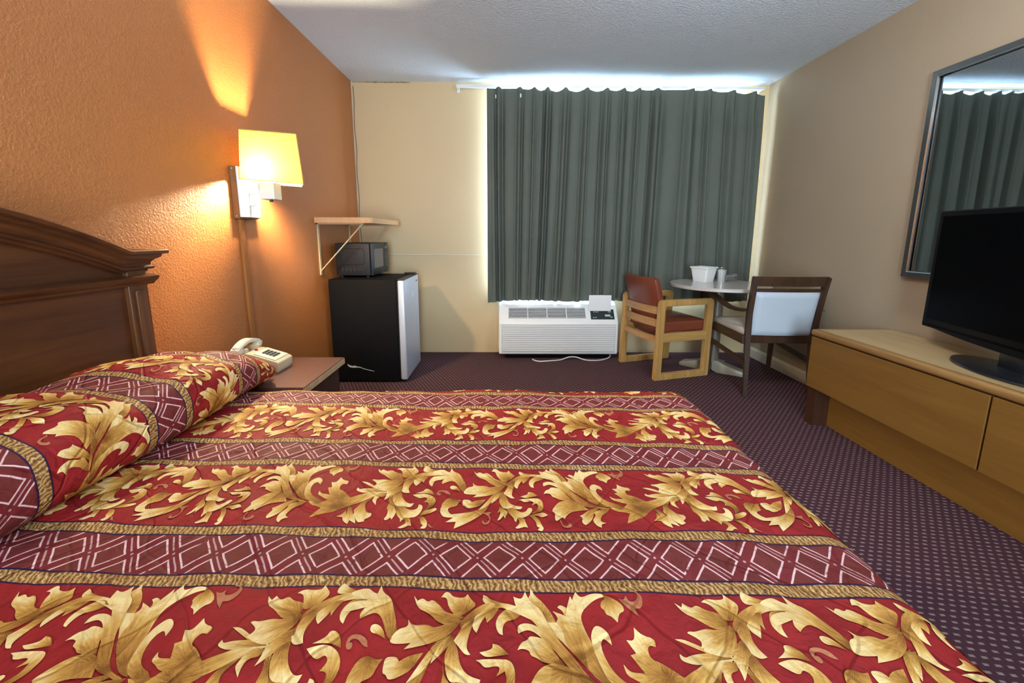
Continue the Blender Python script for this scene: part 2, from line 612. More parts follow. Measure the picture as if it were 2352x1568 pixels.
# ------------------------------------------------------------------ the room
def struct(name, bm, mat):
    return set_props(obj(name, bm, mat), kind='structure')


T = 0.12
struct('floor', bx(NB(), -T, W + T, YF - T, D + T, -0.1, 0), M['carpet'])
struct('ceiling', bx(NB(), -T, W + T, YF - T, D + T, H, H + 0.1), M['ceiling'])
struct('wall_left', bx(NB(), -T, 0, YF - T, D + T, 0, H), M['wall_left'])
struct('wall_right', bx(NB(), W, W + T, YF - T, D + T, 0, H), M['wall_tan'])
b = NB()
bx(b, 0, 0.95, YF - T, YF, 0, H)
bx(b, 1.95, W, YF - T, YF, 0, H)
bx(b, 0.95, 1.95, YF - T, YF, 2.12, H)
struct('wall_front', b, M['wall_tan'])
WX0, WX1, WZ0, WZ1 = 1.20, 3.46, 0.60, 2.345
b = NB()
bx(b, 0, WX0, D, D + T, 0, H)
bx(b, WX1, W, D, D + T, 0, H)
bx(b, WX0, WX1, D, D + T, 0, WZ0)
bx(b, WX0, WX1, D, D + T, WZ1, H)
struct('wall_back', b, M['wall_cream'])
win = struct('window_1', bx(bx(bx(bx(bx(NB(), WX0, WX0 + 0.04, D + 0.03, D + 0.09, WZ0, WZ1), WX1 - 0.04, WX1, D + 0.03, D + 0.09, WZ0, WZ1),
             WX0, WX1, D + 0.03, D + 0.09, WZ1 - 0.03, WZ1), WX0, WX1, D + 0.03, D + 0.09, WZ0, WZ0 + 0.04), 2.38, 2.42, D + 0.04, D + 0.08, WZ0, WZ1), M['white_frame'])
obj('pane', bx(NB(), WX0 + 0.04, WX1 - 0.04, D + 0.058, D + 0.062, WZ0 + 0.04, WZ1 - 0.03), M['pane'], win)
obj('window_sill', bx(NB(), WX0, WX1, D - 0.035, D + 0.03, WZ0 - 0.07, WZ0 - 0.002, 0.004), M['white_frame'], win)
# cream baseboard on the right wall
b = NB()
prism(b, [(W, 0), (W - 0.014, 0), (W - 0.014, 0.075), (W - 0.006, 0.095), (W, 0.095)], 'y', YF, D)
struct('baseboard_right', b, M['trim'])
# raised seam of the panel on the back wall, and the stained joint under the ceiling
struct('trim_1', bx(NB(), 0.0, WX0 + 0.02, D - 0.006, D, 0.936, 0.943, 0.002), M['trim'])
b = NB()
pts = []
for i in range(60):
    x = 0.012 + i * 0.0085
    pts.append((x, D - 0.002 - 0.0015 * random.random(), H - 0.004 - 0.004 * random.random()))
tube(b, pts, [0.002 + 0.0035 * random.random() * (1.6 if 22 < i < 26 else 1) for i in range(60)], 6)
struct('trim_2', b, M['stain'])
# caulk line of the left corner
struct('trim_3', bx(NB(), 0, 0.006, D - 0.008, D, 0, H), M['trim'])

# thin wire down the corner
b = NB()
pts = []
for i in range(40):
    z = 2.40 - i * 0.046
    pts.append((0.016 + 0.004 * math.sin(i * 0.7) - 0.004 * i / 40, D - 0.008, z))
tube(b, pts, 0.0032, 8)
set_props(obj('wire', b, M['wire_brown'], smooth=True), 'thin brown wire running down the corner of the orange and cream walls', 'wire')

# ------------------------------------------------------------------ bed
bed = thing('bed', 'bed with a dark cherry arched headboard standing against the orange wall', 'bed', (1.05, 0.76, 0))
ZB = 0.57
YN, YFAR, XFOOT = 0.05, 1.475, 2.045
HY0, HY1 = 0.02, 1.49
HYC = (HY0 + HY1) / 2


def arch(y):
    d = abs(y - HYC)
    if d > 0.66:
        return 1.062
    t = d / 0.66
    return 1.062 + 0.175 * (1 - t ** 1.75)


hb = thing('headboard', None, None, (0.05 - 1.05, HYC - 0.76, 0))
for k in ('label', 'category'):
    if k in hb: del hb[k]
hb.parent = bed
# field panel
poly = [(HY0 + 0.03, 0.20), (HY1 - 0.03, 0.20), (HY1 - 0.03, 0.99)] + [(HY1 - 0.03 - i * (HY1 - HY0 - 0.06) / 48, arch(HY1 - 0.03 - i * (HY1 - HY0 - 0.06) / 48) - 0.03) for i in range(49)] + [(HY0 + 0.03, 0.99)]
obj('panel', prism(NB(), poly, 'x', 0.012, 0.045), M['headboard'], hb, world=True)
for y0, y1 in ((HY0, HY0 + 0.075), (HY1 - 0.075, HY1)):
    b = NB()
    bx(b, 0.01, 0.062, y0, y1, 0.0, 1.045, 0.004)
    bx(b, 0.01, 0.070, y0 + 0.018, y1 - 0.018, 0.25, 0.93, 0.004)
    obj('post', b, M['headboard_v'], hb, world=True)
# moulding below the frieze
prof = [(0.01, 0.948), (0.064, 0.948), (0.070, 0.956), (0.078, 0.962), (0.086, 0.970), (0.088, 0.978), (0.066, 0.984), (0.01, 0.986)]
b = NB()
prism(b, prof, 'y', HY0 - 0.022, HY1 + 0.024)
obj('moulding', b, M['headboard'], hb, world=True)
# crown: swept along the arch with flat returns at both ends
path = [(HY0 - 0.055 + i * (HY1 - HY0 + 0.11) / 90) for i in range(91)]
crown = [(0.0, -0.078), (0.050, -0.078), (0.053, -0.070), (0.064, -0.068), (0.066, -0.061), (0.058, -0.055), (0.060, -0.044), (0.068, -0.034), (0.080, -0.027), (0.082, -0.017), (0.097, -0.014), (0.099, -0.004), (0.095, 0.0), (0.0, 0.0)]
b = NB()
rings = []
for y in path:
    end = max(0.0, (abs(y - HYC) - (HY1 - HY0) / 2))
    row = []
    for px, pz in crown:
        allow = (HY1 - HY0) / 2 + max(0.0, px - 0.045) * 1.15 + (0.010 if px < 0.045 and pz > -0.01 else 0)
        yy = HYC + max(-allow, min(allow, y - HYC)) if end > 0 else y
        row.append(b.verts.new((0.01 + px, yy, max(arch(y), 1.072) + pz)))
    rings.append(row)
for r0, r1 in zip(rings, rings[1:]):
    for k in range(len(crown)):
        b.faces.new((r0[k], r0[(k + 1) % len(crown)], r1[(k + 1) % len(crown)], r1[k]))
b.faces.new(rings[0]); b.faces.new(rings[-1][::-1])
bmesh.ops.recalc_face_normals(b, faces=b.faces[:])
bmesh.ops.remove_doubles(b, verts=b.verts[:], dist=0.0001)
obj('crown_moulding', b, M['headboard'], hb, world=True, smooth=True)
obj('mattress', bx(NB(), 0.10, XFOOT - 0.035, YN + 0.035, YFAR - 0.035, 0.30, ZB - 0.02, 0.045, 4), M['mattress'], bed, world=True, smooth=True)
obj('box_spring', bx(NB(), 0.10, XFOOT - 0.05, YN + 0.05, YFAR - 0.05, 0.13, 0.30, 0.02, 3), M['mattress'], bed, world=True, smooth=True)
for x in (0.2, XFOOT - 0.2):
    for y in (YN + 0.15, YFAR - 0.15):
        obj('leg', lathe(NB(), [(0, 0), (0.024, 0), (0.02, 0.13), (0, 0.13)], 16, (x, y)), M['tv_black'], bed, world=True)

# ---- bedspread surface
RE = 0.085
SKEW = 0.03                    # the stripes lie slightly askew on the mattress
DROP = 0.42


def puff(u, v):
    return 0.0035 * math.sin(u * 23 + 3 * math.sin(v * 9)) * math.sin(v * 29 + 2 * math.sin(u * 7)) + 0.003 * math.sin(u * 9 + v * 5 + 1.3) + 0.0025 * math.sin(v * 13 - u * 4)


def spread_pt(u, v, off=0.0):
    v = v - SKEW * (u - 1.38)
    xc = XFOOT - RE
    y1, y0 = YFAR - RE, YN + RE
    dx = max(u - xc, 0.0)
    dy = v - y1 if v > y1 else (v - y0 if v < y0 else 0.0)
    s = max(dx, abs(dy))
    pz = puff(u, v)
    if s == 0:
        return Vector((u, v, ZB + pz + off))
    # rounder plan corner at the foot
    L = math.hypot(dx, dy)
    n = Vector((dx / L, dy / L, 0))
    bx_ = Vector((min(u, xc), min(max(v, y0), y1), 0))
    s = s + (L - s) * 0.25
    q = RE * PI / 2
    if s < q:
        a = s / RE
        nn = n * math.sin(a) + Vector((0, 0, math.cos(a)))
        p = bx_ + n * RE * math.sin(a) + Vector((0, 0, ZB - RE + RE * math.cos(a)))
        return p + nn * (off + pz * math.cos(a))
    dr = s - q
    fold = 0.010 * min(1, dr / 0.15) * math.sin((u if abs(dy) > dx else v) * 24 + 1.5 * math.sin(u * 5 + v * 4))
    p = bx_ + n * (RE + 0.03 * dr + fold) + Vector((0, 0, ZB - RE - dr))
    return p + n * off


U0, U1 = 0.115, XFOOT - RE + RE * PI / 2 + DROP - RE
VV0, VV1 = YN + RE - RE * PI / 2 - (DROP - RE) - 0.03, YFAR - RE + RE * PI / 2 + DROP - RE

# ---- pillow surface: cross-section across u, length along v
PYC, PYL = 0.745, 0.862
PX0, PX1 = 0.100, 0.492


def pillow_h(v):
    t = min(1.0, abs(v - PYC) / PYL)
    h = 0.204 * (1 - t ** 3.3) ** 0.5
    return h * (1 + 0.04 * math.sin(v * 11) + 0.03 * math.sin(v * 23 + 1))


def pillow_front(v):
    t = min(1.0, abs(v - PYC) / PYL)
    return PX1 + 0.006 * math.sin(v * 7 + 0.5)


TH0, TH1 = math.radians(-58), math.radians(205)


def pillow_sec(v, th):
    v = v - SKEW * (0.35 - 1.38)
    h = pillow_h(v)
    xf = pillow_front(v)
    cx, a = (PX0 + xf) / 2, (xf - PX0) / 2
    a *= 0.55 + 0.45 * (1 - min(1.0, abs(v - PYC) / PYL) ** 7) ** 0.5
    c, s = math.cos(th), math.sin(th)
    hh = h / 2
    zc = ZB - 0.014 + hh
    x = cx + a * math.copysign(abs(c) ** 0.72, c)
    z = zc + hh * math.copysign(abs(s) ** 0.72, s)
    wr = (0.004 * math.sin(v * 34 + 5 * th) + 0.004 * math.sin(th * 7 + v * 9)) * max(0, s)
    return Vector((x, v, z + wr))


# arc-length table of the reference section
TH = [TH0 + (TH1 - TH0) * i / 240 for i in range(241)]
ref = [pillow_sec(0.9, th) for th in TH]
AL = [0.0]
for p, q in zip(ref, ref[1:]):
    AL.append(AL[-1] + math.hypot(q.x - p.x, q.z - p.z))
PIL_LEN = AL[-1]
PIL_U1 = 0.42                  # fabric u at the front crease


def pillow_pt(u, v, off=0.0):
    s = min(max(PIL_U1 - u, 0.0), PIL_LEN)
    th = float(np.interp(s, AL, TH))
    p = pillow_sec(v, th)
    if off:
        e = 1e-3
        a = pillow_sec(v, th + e) - pillow_sec(v, th - e)
        bvec = pillow_sec(v + e, th) - pillow_sec(v - e, th)
        n = bvec.cross(a)
        if n.length > 1e-12:
            n.normalize()
            c = Vector(((PX0 + PX1) / 2, p.y, ZB + pillow_h(p.y) / 2))
            if n.dot(p - c) < 0: n = -n
            p = p + n * off
    return p


# ---- the printed scroll: outlines traced in metres on the flat fabric
SCALE_A = 6.189
F_, CY_ = 938.4, 695.2
C_ = Vector((1.3695, 0, 1.1311))


def flat(px, py):
    p = flat_(px, py)
    return (p[0], p[1] + SKEW * (p[0] - 1.38))


def flat_(px, py):
    d = -B_ + R_ * ((px - 1176) / F_) - U_ * ((py - CY_) / F_)
    k = (ZB - C_.z) / d.z
    p = C_ + d * k
    return (p.x, p.y)


def A(x, y): return flat(660 + x / 6.189, 1060 + y / 6.189)
def Bc(x, y): return flat(1000 + x / 5.88, 1060 + y / 5.88)


LEAVES = [
 # (frame, kind, root, outline)
 (A, 1, (700, 640), "300,600 420,600 500,605 580,560 640,540 740,500 880,530 980,500 1100,475 1280,410 1400,390 1440,440 1300,485 1200,525 1050,575 900,625 740,690 620,745 480,770 380,800 310,812 400,740 480,690 420,668 340,652"),
 (A, 1, (230, 560), "0,210 130,215 125,290 140,370 240,480 290,590 200,575 110,480 40,330 0,250"),
 (A, 1, (20, 200), "-60,150 0,90 35,75 70,40 75,80 110,110 128,170 110,225 0,225 -40,200"),
 (A, 1, (230, 560), "230,560 150,480 140,370 175,280 215,215 310,170 400,95 470,58 478,95 600,72 700,78 705,95 610,105 520,130 420,165 350,210 312,290 300,350 250,430 240,520"),
 (A, 1, (705, 90), "690,80 760,108 803,140 790,178 720,190 655,238 640,205 600,195 612,172 595,150 640,118 690,108"),
 (A, 1, (280, 210), "230,235 225,212 185,205 235,180 240,160 215,140 255,125 300,145 305,185 270,225"),
 (A, 1, (450, 610), "240,520 255,430 290,360 330,310 400,265 450,250 490,265 508,300 470,355 450,330 430,320 380,345 345,390 330,450 350,510 400,545 450,560 500,605 420,640 330,600 270,570"),
 (A, 1, (760, 520), "430,500 465,445 480,485 600,490 590,430 580,400 640,390 630,325 700,330 770,262 795,300 890,320 850,360 800,350 755,380 740,420 800,440 850,480 900,530 740,560 640,570 540,560 490,525"),
 (A, 1, (1440, 430), "980,430 1010,400 1030,425 1100,410 1240,405 1060,325 1130,325 1220,360 1290,400 1400,410 1420,440 1250,450 1100,468 1020,452"),
 (A, 1, (1650, 280), "1270,410 1215,385 1290,340 1210,295 1230,285 1290,290 1400,270 1500,280 1620,240 1670,260 1600,340 1480,410 1400,440"),
 (A, 1, (1650, 250), "1310,185 1295,130 1335,155 1370,130 1420,160 1490,135 1540,165 1640,180 1660,210 1640,260 1500,278 1440,250 1390,215"),
 (A, 1, (1720, 225), "1560,120 1620,100 1720,110 1790,105 1805,80 1830,100 1880,140 1800,190 1740,220 1650,230 1640,170 1620,130"),
 (A, 1, (2120, 135), "1930,135 1945,95 1985,70 2020,90 2050,105 2150,130 2060,140 1980,145"),
 (A, 1, (1670, 300), "1640,270 1740,210 1850,175 1960,150 2100,132 2210,148 2360,200 2360,228 2200,182 2080,182 1950,205 1850,225 1750,265 1680,320"),
 (A, 1, (1980, 185), "1850,225 1960,185 2020,185 1960,240 1930,280 1920,250 1890,280 1830,325 1795,290 1800,250"),
 (A, 1, (2200, 185), "2080,190 2150,180 2240,185 2150,235 2080,270 2060,330 2020,310 2010,255"),
 (A, 1, (1760, 235), "1650,300 1740,235 1830,210 1790,280 1740,330 1720,380 1740,430 1680,440 1640,430 1605,385 1640,350"),
 (A, 1, (1640, 360), "1370,555 1410,490 1400,460 1480,400 1560,360 1650,330 1630,420 1560,460 1480,490 1420,530"),
 (A, 1, (1500, 540), "1440,500 1490,470 1500,580 1530,640 1545,720 1480,800 1460,775 1400,815 1360,800 1420,740 1430,670 1405,660 1450,580"),
 (A, 1, (1530, 625), "1515,610 1560,630 1660,630 1710,675 1780,690 1850,670 1870,610 1915,620 1925,660 1890,730 1820,780 1740,785 1640,800 1600,840 1600,790 1560,760 1535,690"),
 (A, 1, (1590, 430), "1490,490 1555,440 1630,410 1630,500 1680,570 1740,600 1800,590 1770,640 1720,650 1660,630 1560,632 1510,600"),
 (A, 1, (1690, 785), "1640,785 1740,780 1755,870 1758,897 1720,890 1640,935 1565,925 1640,880 1690,850"),
 (A, 1, (2040, 660), "1785,462 1840,500 1900,520 1960,490 2000,525 1940,575 2000,578 2010,620 1960,690 2050,660 2100,600 2112,540 2080,485 2000,448 1920,440 1830,452"),
 (A, 1, (2080, 455), "1825,435 1940,400 1960,365 2020,370 2070,410 2085,460 2000,436 1920,432"),
 (A, 1, (1890, 745), "1880,765 1930,700 2000,690 2110,660 2130,685 2060,725 1980,750"),
 (A, 1, (1870, 775), "1850,780 1920,770 1980,830 1985,900 1950,945 1885,935 1930,890 1890,870 1890,820"),
 (A, 1, (885, 650), "840,760 830,700 780,760 695,800 760,805 785,800 785,860 850,900 880,840 960,885 970,840 935,760 910,640 870,640"),
 (A, 1, (1120, 555), "930,755 980,840 1010,870 1095,840 1080,815 1180,770 1205,715 1130,715 1105,660 1110,600 1150,570 1260,490 1200,520 1060,575 1000,640 940,690 950,725"),
 (A, 1, (1410, 480), "1205,555 1260,490 1330,455 1420,460 1390,505 1300,515 1262,560 1255,615 1220,580"),
 (A, 2, (900, 150), "800,110 850,120 890,95 880,130 940,130 1000,100 1005,75 950,75 990,60 1035,85 1020,120 960,165 890,170 880,210 840,180"),
 (A, 2, (2300, 450), "2120,440 2140,395 2220,385 2300,410 2320,455 2280,450 2220,412 2170,412 2148,430 2182,432 2180,465 2140,470"),
 (A, 2, (2000, 880), "1990,875 2025,885 2040,912 2075,930 2020,928"),
 (Bc, 1, (400, 390), "110,100 160,130 200,140 220,85 245,130 330,165 370,230 430,340 420,410 370,390 310,300 250,220 200,190 -30,150 -30,125"),
 (Bc, 1, (395, 385), "-60,215 0,190 110,180 240,195 330,290 400,400 350,380 290,290 230,250 150,268 95,290 85,260 120,225 0,245 -60,250"),
 (Bc, 1, (335, 385), "195,340 210,315 260,315 310,340 340,390 270,365 215,360"),
 (Bc, 1, (945, 305), "370,400 430,335 520,320 505,280 550,315 680,305 740,330 870,295 970,280 900,360 770,410 640,432 510,447 560,412 420,418"),
 (Bc, 1, (965, 285), "520,140 560,170 600,150 650,175 690,155 760,190 810,230 900,245 985,265 870,320 760,292 680,240 570,215"),
 (Bc, 1, (1000, 240), "760,140 790,105 830,110 860,135 960,145 990,120 1020,150 1085,190 1000,240 930,270 870,230 830,190 810,140"),
 (Bc, 1, (1270, 180), "1125,165 1130,130 1165,140 1200,160 1310,178 1180,195"),
 (Bc, 1, (1260, 200), "1120,225 1290,190 1240,260 1185,295 1165,260 1130,300 1105,355 1065,330 1060,280"),
 (Bc, 1, (1470, 225), "1380,190 1480,230 1430,265 1340,280 1320,320 1330,355 1290,350 1255,300 1280,245"),
 (Bc, 1, (960, 320), "940,300 1080,205 1180,175 1320,178 1420,190 1540,215 1650,285 1540,255 1420,228 1300,202 1180,215 1080,255 985,350"),
 (Bc, 1, (1850, 480), "1445,300 1500,280 1580,285 1660,310 1760,405 1870,480 1740,420 1640,345 1540,312 1460,340"),
 (Bc, 1, (2080, 585), "1395,140 1470,155 1495,110 1540,160 1640,200 1700,270 1760,320 1820,390 1950,480 2060,555 2180,610 2330,640 2330,665 2180,630 2000,595 1880,510 1760,425 1660,325 1560,255 1450,220 1420,190"),
 (Bc, 1, (1860, 515), "1460,430 1490,385 1540,375 1555,350 1620,355 1700,370 1760,435 1860,505 1700,505 1620,470 1575,460 1560,430 1500,420"),
 (Bc, 1, (1920, 530), "1565,640 1640,540 1720,505 1850,500 1960,555 2070,640 1900,645 1820,662 1760,722 1750,757 1720,730 1640,790 1615,770 1620,660"),
 (Bc, 1, (2040, 500), "1745,210 1810,225 1860,240 1865,200 1895,130 1930,170 1960,220 1980,330 2010,400 2060,520 1960,470 1870,400 1840,310 1775,275 1800,250"),
 (Bc, 1, (2190, 640), "1950,715 1990,700 2050,655 2140,620 2210,635 2140,690 2130,760 2080,830 2030,860 1980,820 1990,740"),
 (Bc, 1, (2320, 660), "2140,680 2200,655 2352,640 2335,690 2260,720 2230,770 2240,820 2310,840 2240,860 2250,910 2180,880 2130,800 2140,760 2170,720"),
 (Bc, 1, (720, 540), "60,670 100,700 180,715 300,695 450,665 560,630 680,580 750,500 690,625 600,710 500,770 380,830 245,885 275,800 135,810 240,750 120,752 80,720"),
 (Bc, 1, (250, 490), "80,620 90,570 150,490 230,475 300,500 350,495 310,545 290,590 210,610 165,640 180,690 240,725 120,740 60,670"),
 (Bc, 1, (610, 530), "365,540 370,490 420,485 470,490 490,515 560,485 680,470 620,545 560,580 430,615 400,580 370,575"),
 (Bc, 1, (880, 390), "575,625 640,555 720,465 790,395 900,370 850,420 760,500 690,575"),
 (Bc, 1, (1050, 275), "930,395 1000,290 1080,250 1060,330 1040,380 1030,440 1072,470 1030,475 960,430 915,402"),
 (Bc, 1, (915, 390), "750,528 790,440 850,385 930,380 870,442 820,482"),
 (Bc, 1, (885, 560), "850,490 870,580 930,615 985,670 950,720 940,760 920,720 880,770 835,780 870,720 880,650 840,670 865,600"),
 (Bc, 1, (955, 615), "950,605 1050,600 1100,640 1160,680 1230,660 1250,605 1310,610 1305,660 1260,720 1190,760 1110,760 1090,815 1070,800 1060,760 1000,700"),
 (Bc, 1, (915, 400), "855,470 910,390 960,440 990,520 1060,570 1175,590 1160,625 1120,632 1040,602 930,615 880,560"),
 (Bc, 1, (1150, 760), "1105,755 1200,760 1220,830 1252,892 1205,880 1110,905 1080,890 1150,830"),
 (Bc, 1, (1390, 665), "1120,495 1200,485 1300,482 1400,482 1450,525 1462,610 1420,665 1300,690 1370,640 1390,590 1370,545 1300,572 1330,530 1300,515 1200,532 1160,505"),
 (Bc, 1, (1385, 460), "1145,455 1250,435 1250,405 1310,410 1390,455 1300,465 1200,478"),
 (Bc, 1, (1300, 710), "1250,740 1330,695 1400,685 1460,665 1522,705 1440,752 1390,722 1300,725"),
 (Bc, 1, (1285, 725), "1260,720 1330,715 1410,795 1440,860 1470,900 1440,940 1380,920 1410,890 1370,880 1360,810"),
 (Bc, 2, (1700, 780), "1680,780 1700,782 1722,850 1770,872 1812,842 1790,828 1840,828 1852,870 1800,897 1720,882"),
 (Bc, 2, (740, 680), "620,790 648,770 655,800 690,808 735,760 700,700 620,668 760,655 722,690 752,750 720,817 660,832"),
]


def smooth_outline(P):
    out = []
    n = len(P)
    for i in range(n):
        p0, p, p1 = Vector(P[i - 1]), Vector(P[i]), Vector(P[(i + 1) % n])
        a, b_ = p0 - p, p1 - p
        sharp = a.length > 1e-6 and b_.length > 1e-6 and a.angle(b_) < math.radians(88)
        if sharp:
            out.append(p)
        else:
            out += [p + a * 0.25, p + b_ * 0.25]
    return out


TILE_U0, TILE_V0 = 0.924, 0.8065
TILE_L = 0.632


def build_tile():
    tile = []
    for fr, kind, root, txt in LEAVES:
        P = [fr(*map(float, s.split(','))) for s in txt.split()]
        P = [(x - TILE_U0, y - TILE_V0) for x, y in P]
        r = fr(*root)
        r = Vector((r[0] - TILE_U0, r[1] - TILE_V0))
        if kind == 1:
            P = smooth_outline(P)
            P = smooth_outline(P)
        else:
            P = smooth_outline(P)
        P = [Vector(p[:2]) for p in P]
        # inner points keep long outlines lying on the curved cloth
        xs, ys = [p.x for p in P], [p.y for p in P]
        inner = []
        g = 0.011
        y = math.floor(min(ys) / g) * g
        while y < max(ys):
            x = math.floor(min(xs) / g) * g
            while x < max(xs):
                inn = False
                for i in range(len(P)):
                    a, b_ = P[i - 1], P[i]
                    if (a.y > y) != (b_.y > y) and x < (b_.x - a.x) * (y - a.y) / (b_.y - a.y) + a.x:
                        inn = not inn
                if inn and min((Vector((x, y)) - p).length for p in P) > 0.003:
                    inner.append(Vector((x, y)))
                x += g
            y += g
        pts = P + inner
        n = len(P)
        vo, eo, fo, *_ = delaunay_2d_cdt(pts, [], [list(range(n))], 1, 1e-6)
        md = max((p - r).length for p in P)
        main = None
        data = []
        cen = sum(P, Vector((0, 0))) / n
        ref_ang = math.atan2(cen.y - r.y, cen.x - r.x)
        for p in vo:
            d = p - r
            ang = math.atan2(d.y, d.x) - ref_ang
            ang = (ang + PI) % (2 * PI) - PI
            data.append(((p.x, p.y), ((d.length / md), ang / PI)))
        tile.append((kind, data, [tuple(f) for f in fo]))
    return tile


TILE = build_tile()


def cloth_mesh(name, fn, ug, vg, urange, vrange, split=None):
    """base grid + the printed leaves lying on it"""
    verts, faces, mats, fab, leaf = [], [], [], [], []
    nu, nv = len(ug), len(vg)
    for v in vg:
        for u in ug:
            verts.append(fn(u, v)); fab.append((u, v)); leaf.append((0, 0))
    for j in range(nv - 1):
        for i in range(nu - 1):
            k = j * nu + i
            faces.append((k, k + 1, k + nu + 1, k + nu)); mats.append(0)
    b0 = math.floor((vrange[0] - TILE_V0) / PERIOD) - 1
    for bnd in range(b0, b0 + 10):
        dv = bnd * PERIOD
        ushift = 0.19 * dv
        for k in range(-4, 6):
            du = k * TILE_L + ushift
            if TILE_U0 + du > urange[1] or TILE_U0 + du + TILE_L + 0.1 < urange[0]:
                continue
            for li, (kind, data, fs) in enumerate(TILE):
                off = 0.0007 + li * 0.000018
                base = len(verts)
                ok = [urange[0] < TILE_U0 + du + p[0] < urange[1] and vrange[0] < TILE_V0 + dv + p[1] < vrange[1] for p, _ in data]
                if not any(ok):
                    continue
                idx = {}
                for n_, ((pu, pv), lf) in enumerate(data):
                    if ok[n_]:
                        u, v = TILE_U0 + du + pu, TILE_V0 + dv + pv
                        idx[n_] = len(verts)
                        verts.append(fn(u, v, off)); fab.append((u, v)); leaf.append(lf)
                for f in fs:
                    if all(i in idx for i in f):
                        faces.append(tuple(idx[i] for i in f)); mats.append(kind)
    me = bpy.data.meshes.new(name)
    me.from_pydata([tuple(v) for v in verts], [], faces)
    me.polygons.foreach_set('material_index', mats)
    me.polygons.foreach_set('use_smooth', [True] * len(faces))
    lv = np.empty(len(me.loops), dtype=np.int32)
    me.loops.foreach_get('vertex_index', lv)
    for nm, dat in (('fabric', fab), ('leaf', leaf)):
        lay = me.uv_layers.new(name=nm)
        lay.data.foreach_set('uv', np.asarray(dat, dtype=np.float32)[lv].ravel())
    me.update()
    return me


def frange(a, b_, n):
    return [a + (b_ - a) * i / n for i in range(n + 1)]


me = cloth_mesh('bedspread', spread_pt, frange(U0, U1, 200), frange(VV0, VV1, 170), (U0 + 0.26, U1 - 0.02), (VV0 + 0.02, VV1 - 0.02))
spread = set_props(obj('bedspread', me, [M['spread'], M['leaf'], M['faint']]), 'quilted red bedspread with gold leaf scrolls and diamond stripes covering the bed', 'bedspread')
me = cloth_mesh('pillow', pillow_pt, frange(PIL_U1 - PIL_LEN, PIL_U1, 70), frange(PYC - PYL, PYC + PYL, 150), (PIL_U1 - PIL_LEN + 0.01, PIL_U1 - 0.004), (PYC - PYL + 0.02, PYC + PYL - 0.02))
set_props(obj('pillow', me, [M['spread'], M['leaf'], M['faint']]), 'long plump pillow wrapped in the red and gold print below the headboard', 'pillow')

# ------------------------------------------------------------------ nightstand and telephone
NZ = 0.535
ns = thing('nightstand', 'low nightstand with a mahogany laminate top and worn pale edge beside the bed', 'nightstand', (0.30, 1.73, 0))
b = bx(NB(), 0.02, 0.572, 1.535, 1.935, NZ - 0.004, NZ)
obj('top', bx(b, 0.02, 0.566, 1.535, 1.935, NZ - 0.030, NZ - 0.004), M['ns_top'], ns, world=True)
obj('edge_strip', bx(NB(), 0.5665, 0.574, 1.535, 1.935, NZ - 0.030, NZ - 0.0042, 0.001), M['ns_edge'], ns, world=True, label='worn pale edge strip')
obj('cabinet', bx(NB(), 0.02, 0.535, 1.55, 1.92, 0.06, NZ - 0.03), M['ns_body'], ns, world=True)
dr = obj('drawer', bx(NB(), 0.535, 0.552, 1.56, 1.91, 0.34, NZ - 0.04, 0.003), M['ns_body'], ns, world=True)
dr = obj('drawer', bx(NB(), 0.535, 0.552, 1.56, 1.91, 0.10, 0.33, 0.003), M['ns_body'], ns, world=True)
obj('plinth', bx(NB(), 0.04, 0.50, 1.57, 1.90, 0, 0.06), M['tv_black'], ns, world=True)

ph = thing('telephone', 'ivory desk telephone with push buttons on the nightstand', 'telephone', (0.288, 1.762, NZ))
ph.scale = (0.88, 0.88, 0.88)
b = NB()
prism(b, [(-0.115, 0.006), (0.105, 0.006), (0.108, 0.050), (0.095, 0.058), (-0.020, 0.094), (-0.045, 0.098), (-0.100, 0.088), (-0.115, 0.075)], 'y', -0.068, 0.068, 0.006, 3)
bx(b, -0.108, 0.098, -0.062, 0.062, 0.0, 0.008)
obj('body', b, M['beige_plastic'], ph, smooth=True)
sl = math.atan2(0.058 - 0.094, 0.095 + 0.020)
FM = Matrix.Translation((0.0375, 0, 0.0775)) @ Matrix.Rotation(-sl, 4, 'Y')
obj('faceplate', bx(NB(), -0.055, 0.055, -0.060, 0.060, -0.001, 0.003, 0.002, 2, FM), M['ivory_light'], ph)
for r in range(4):
    for c in range(3):
        x = -0.026 + r * 0.0172
        y = -0.020 + c * 0.020
        obj('key', bx(NB(), x - 0.006, x + 0.006, y - 0.0075, y + 0.0075, 0.003, 0.008, 0.0015, 1, FM), M['dark_key'], ph, label='dark push button')
obj('message_light', lathe(NB(), [(0, 0.105), (0.006, 0.104), (0.008, 0.098), (0.008, 0.090), (0, 0.090)], 14, (-0.035, 0.0)), M['red_plastic'], ph, smooth=True, label='red message light')
for y in (-0.045, 0.045):
    obj('cradle', bx(NB(), -0.105, -0.05, y - 0.012, y + 0.012, 0.085, 0.118, 0.006, 2), M['beige_plastic'], ph, smooth=True)
b = NB()
hp = [(-0.08, y, 0.146 - 4.0 * y * y * 0.9) for y in [-0.098 + i * 0.0098 for i in range(21)]]
tube(b, hp, 1.0, sq=(0.042, 0.020))
bmesh.ops.bevel(b, geom=b.edges[:], offset=0.004, segments=2, affect='EDGES')
for y in (-0.078, 0.078):
    g = NB()
    lathe(g, [(0, 0.0), (0.024, 0.0), (0.027, 0.006), (0.022, 0.030), (0, 0.032)], 20)
    Mx = Matrix.Translation((-0.08, y, 0.100)) @ Matrix.Rotation(math.copysign(0.25, y), 4, 'X')
    bmesh.ops.transform(g, matrix=Mx, verts=g.verts[:])
    tmp = bpy.data.meshes.new('t'); g.to_mesh(tmp); g.free()
    b.from_mesh(tmp); bpy.data.meshes.remove(tmp)
obj('handset', b, M['ivory_light'], ph, smooth=True)
pts = []
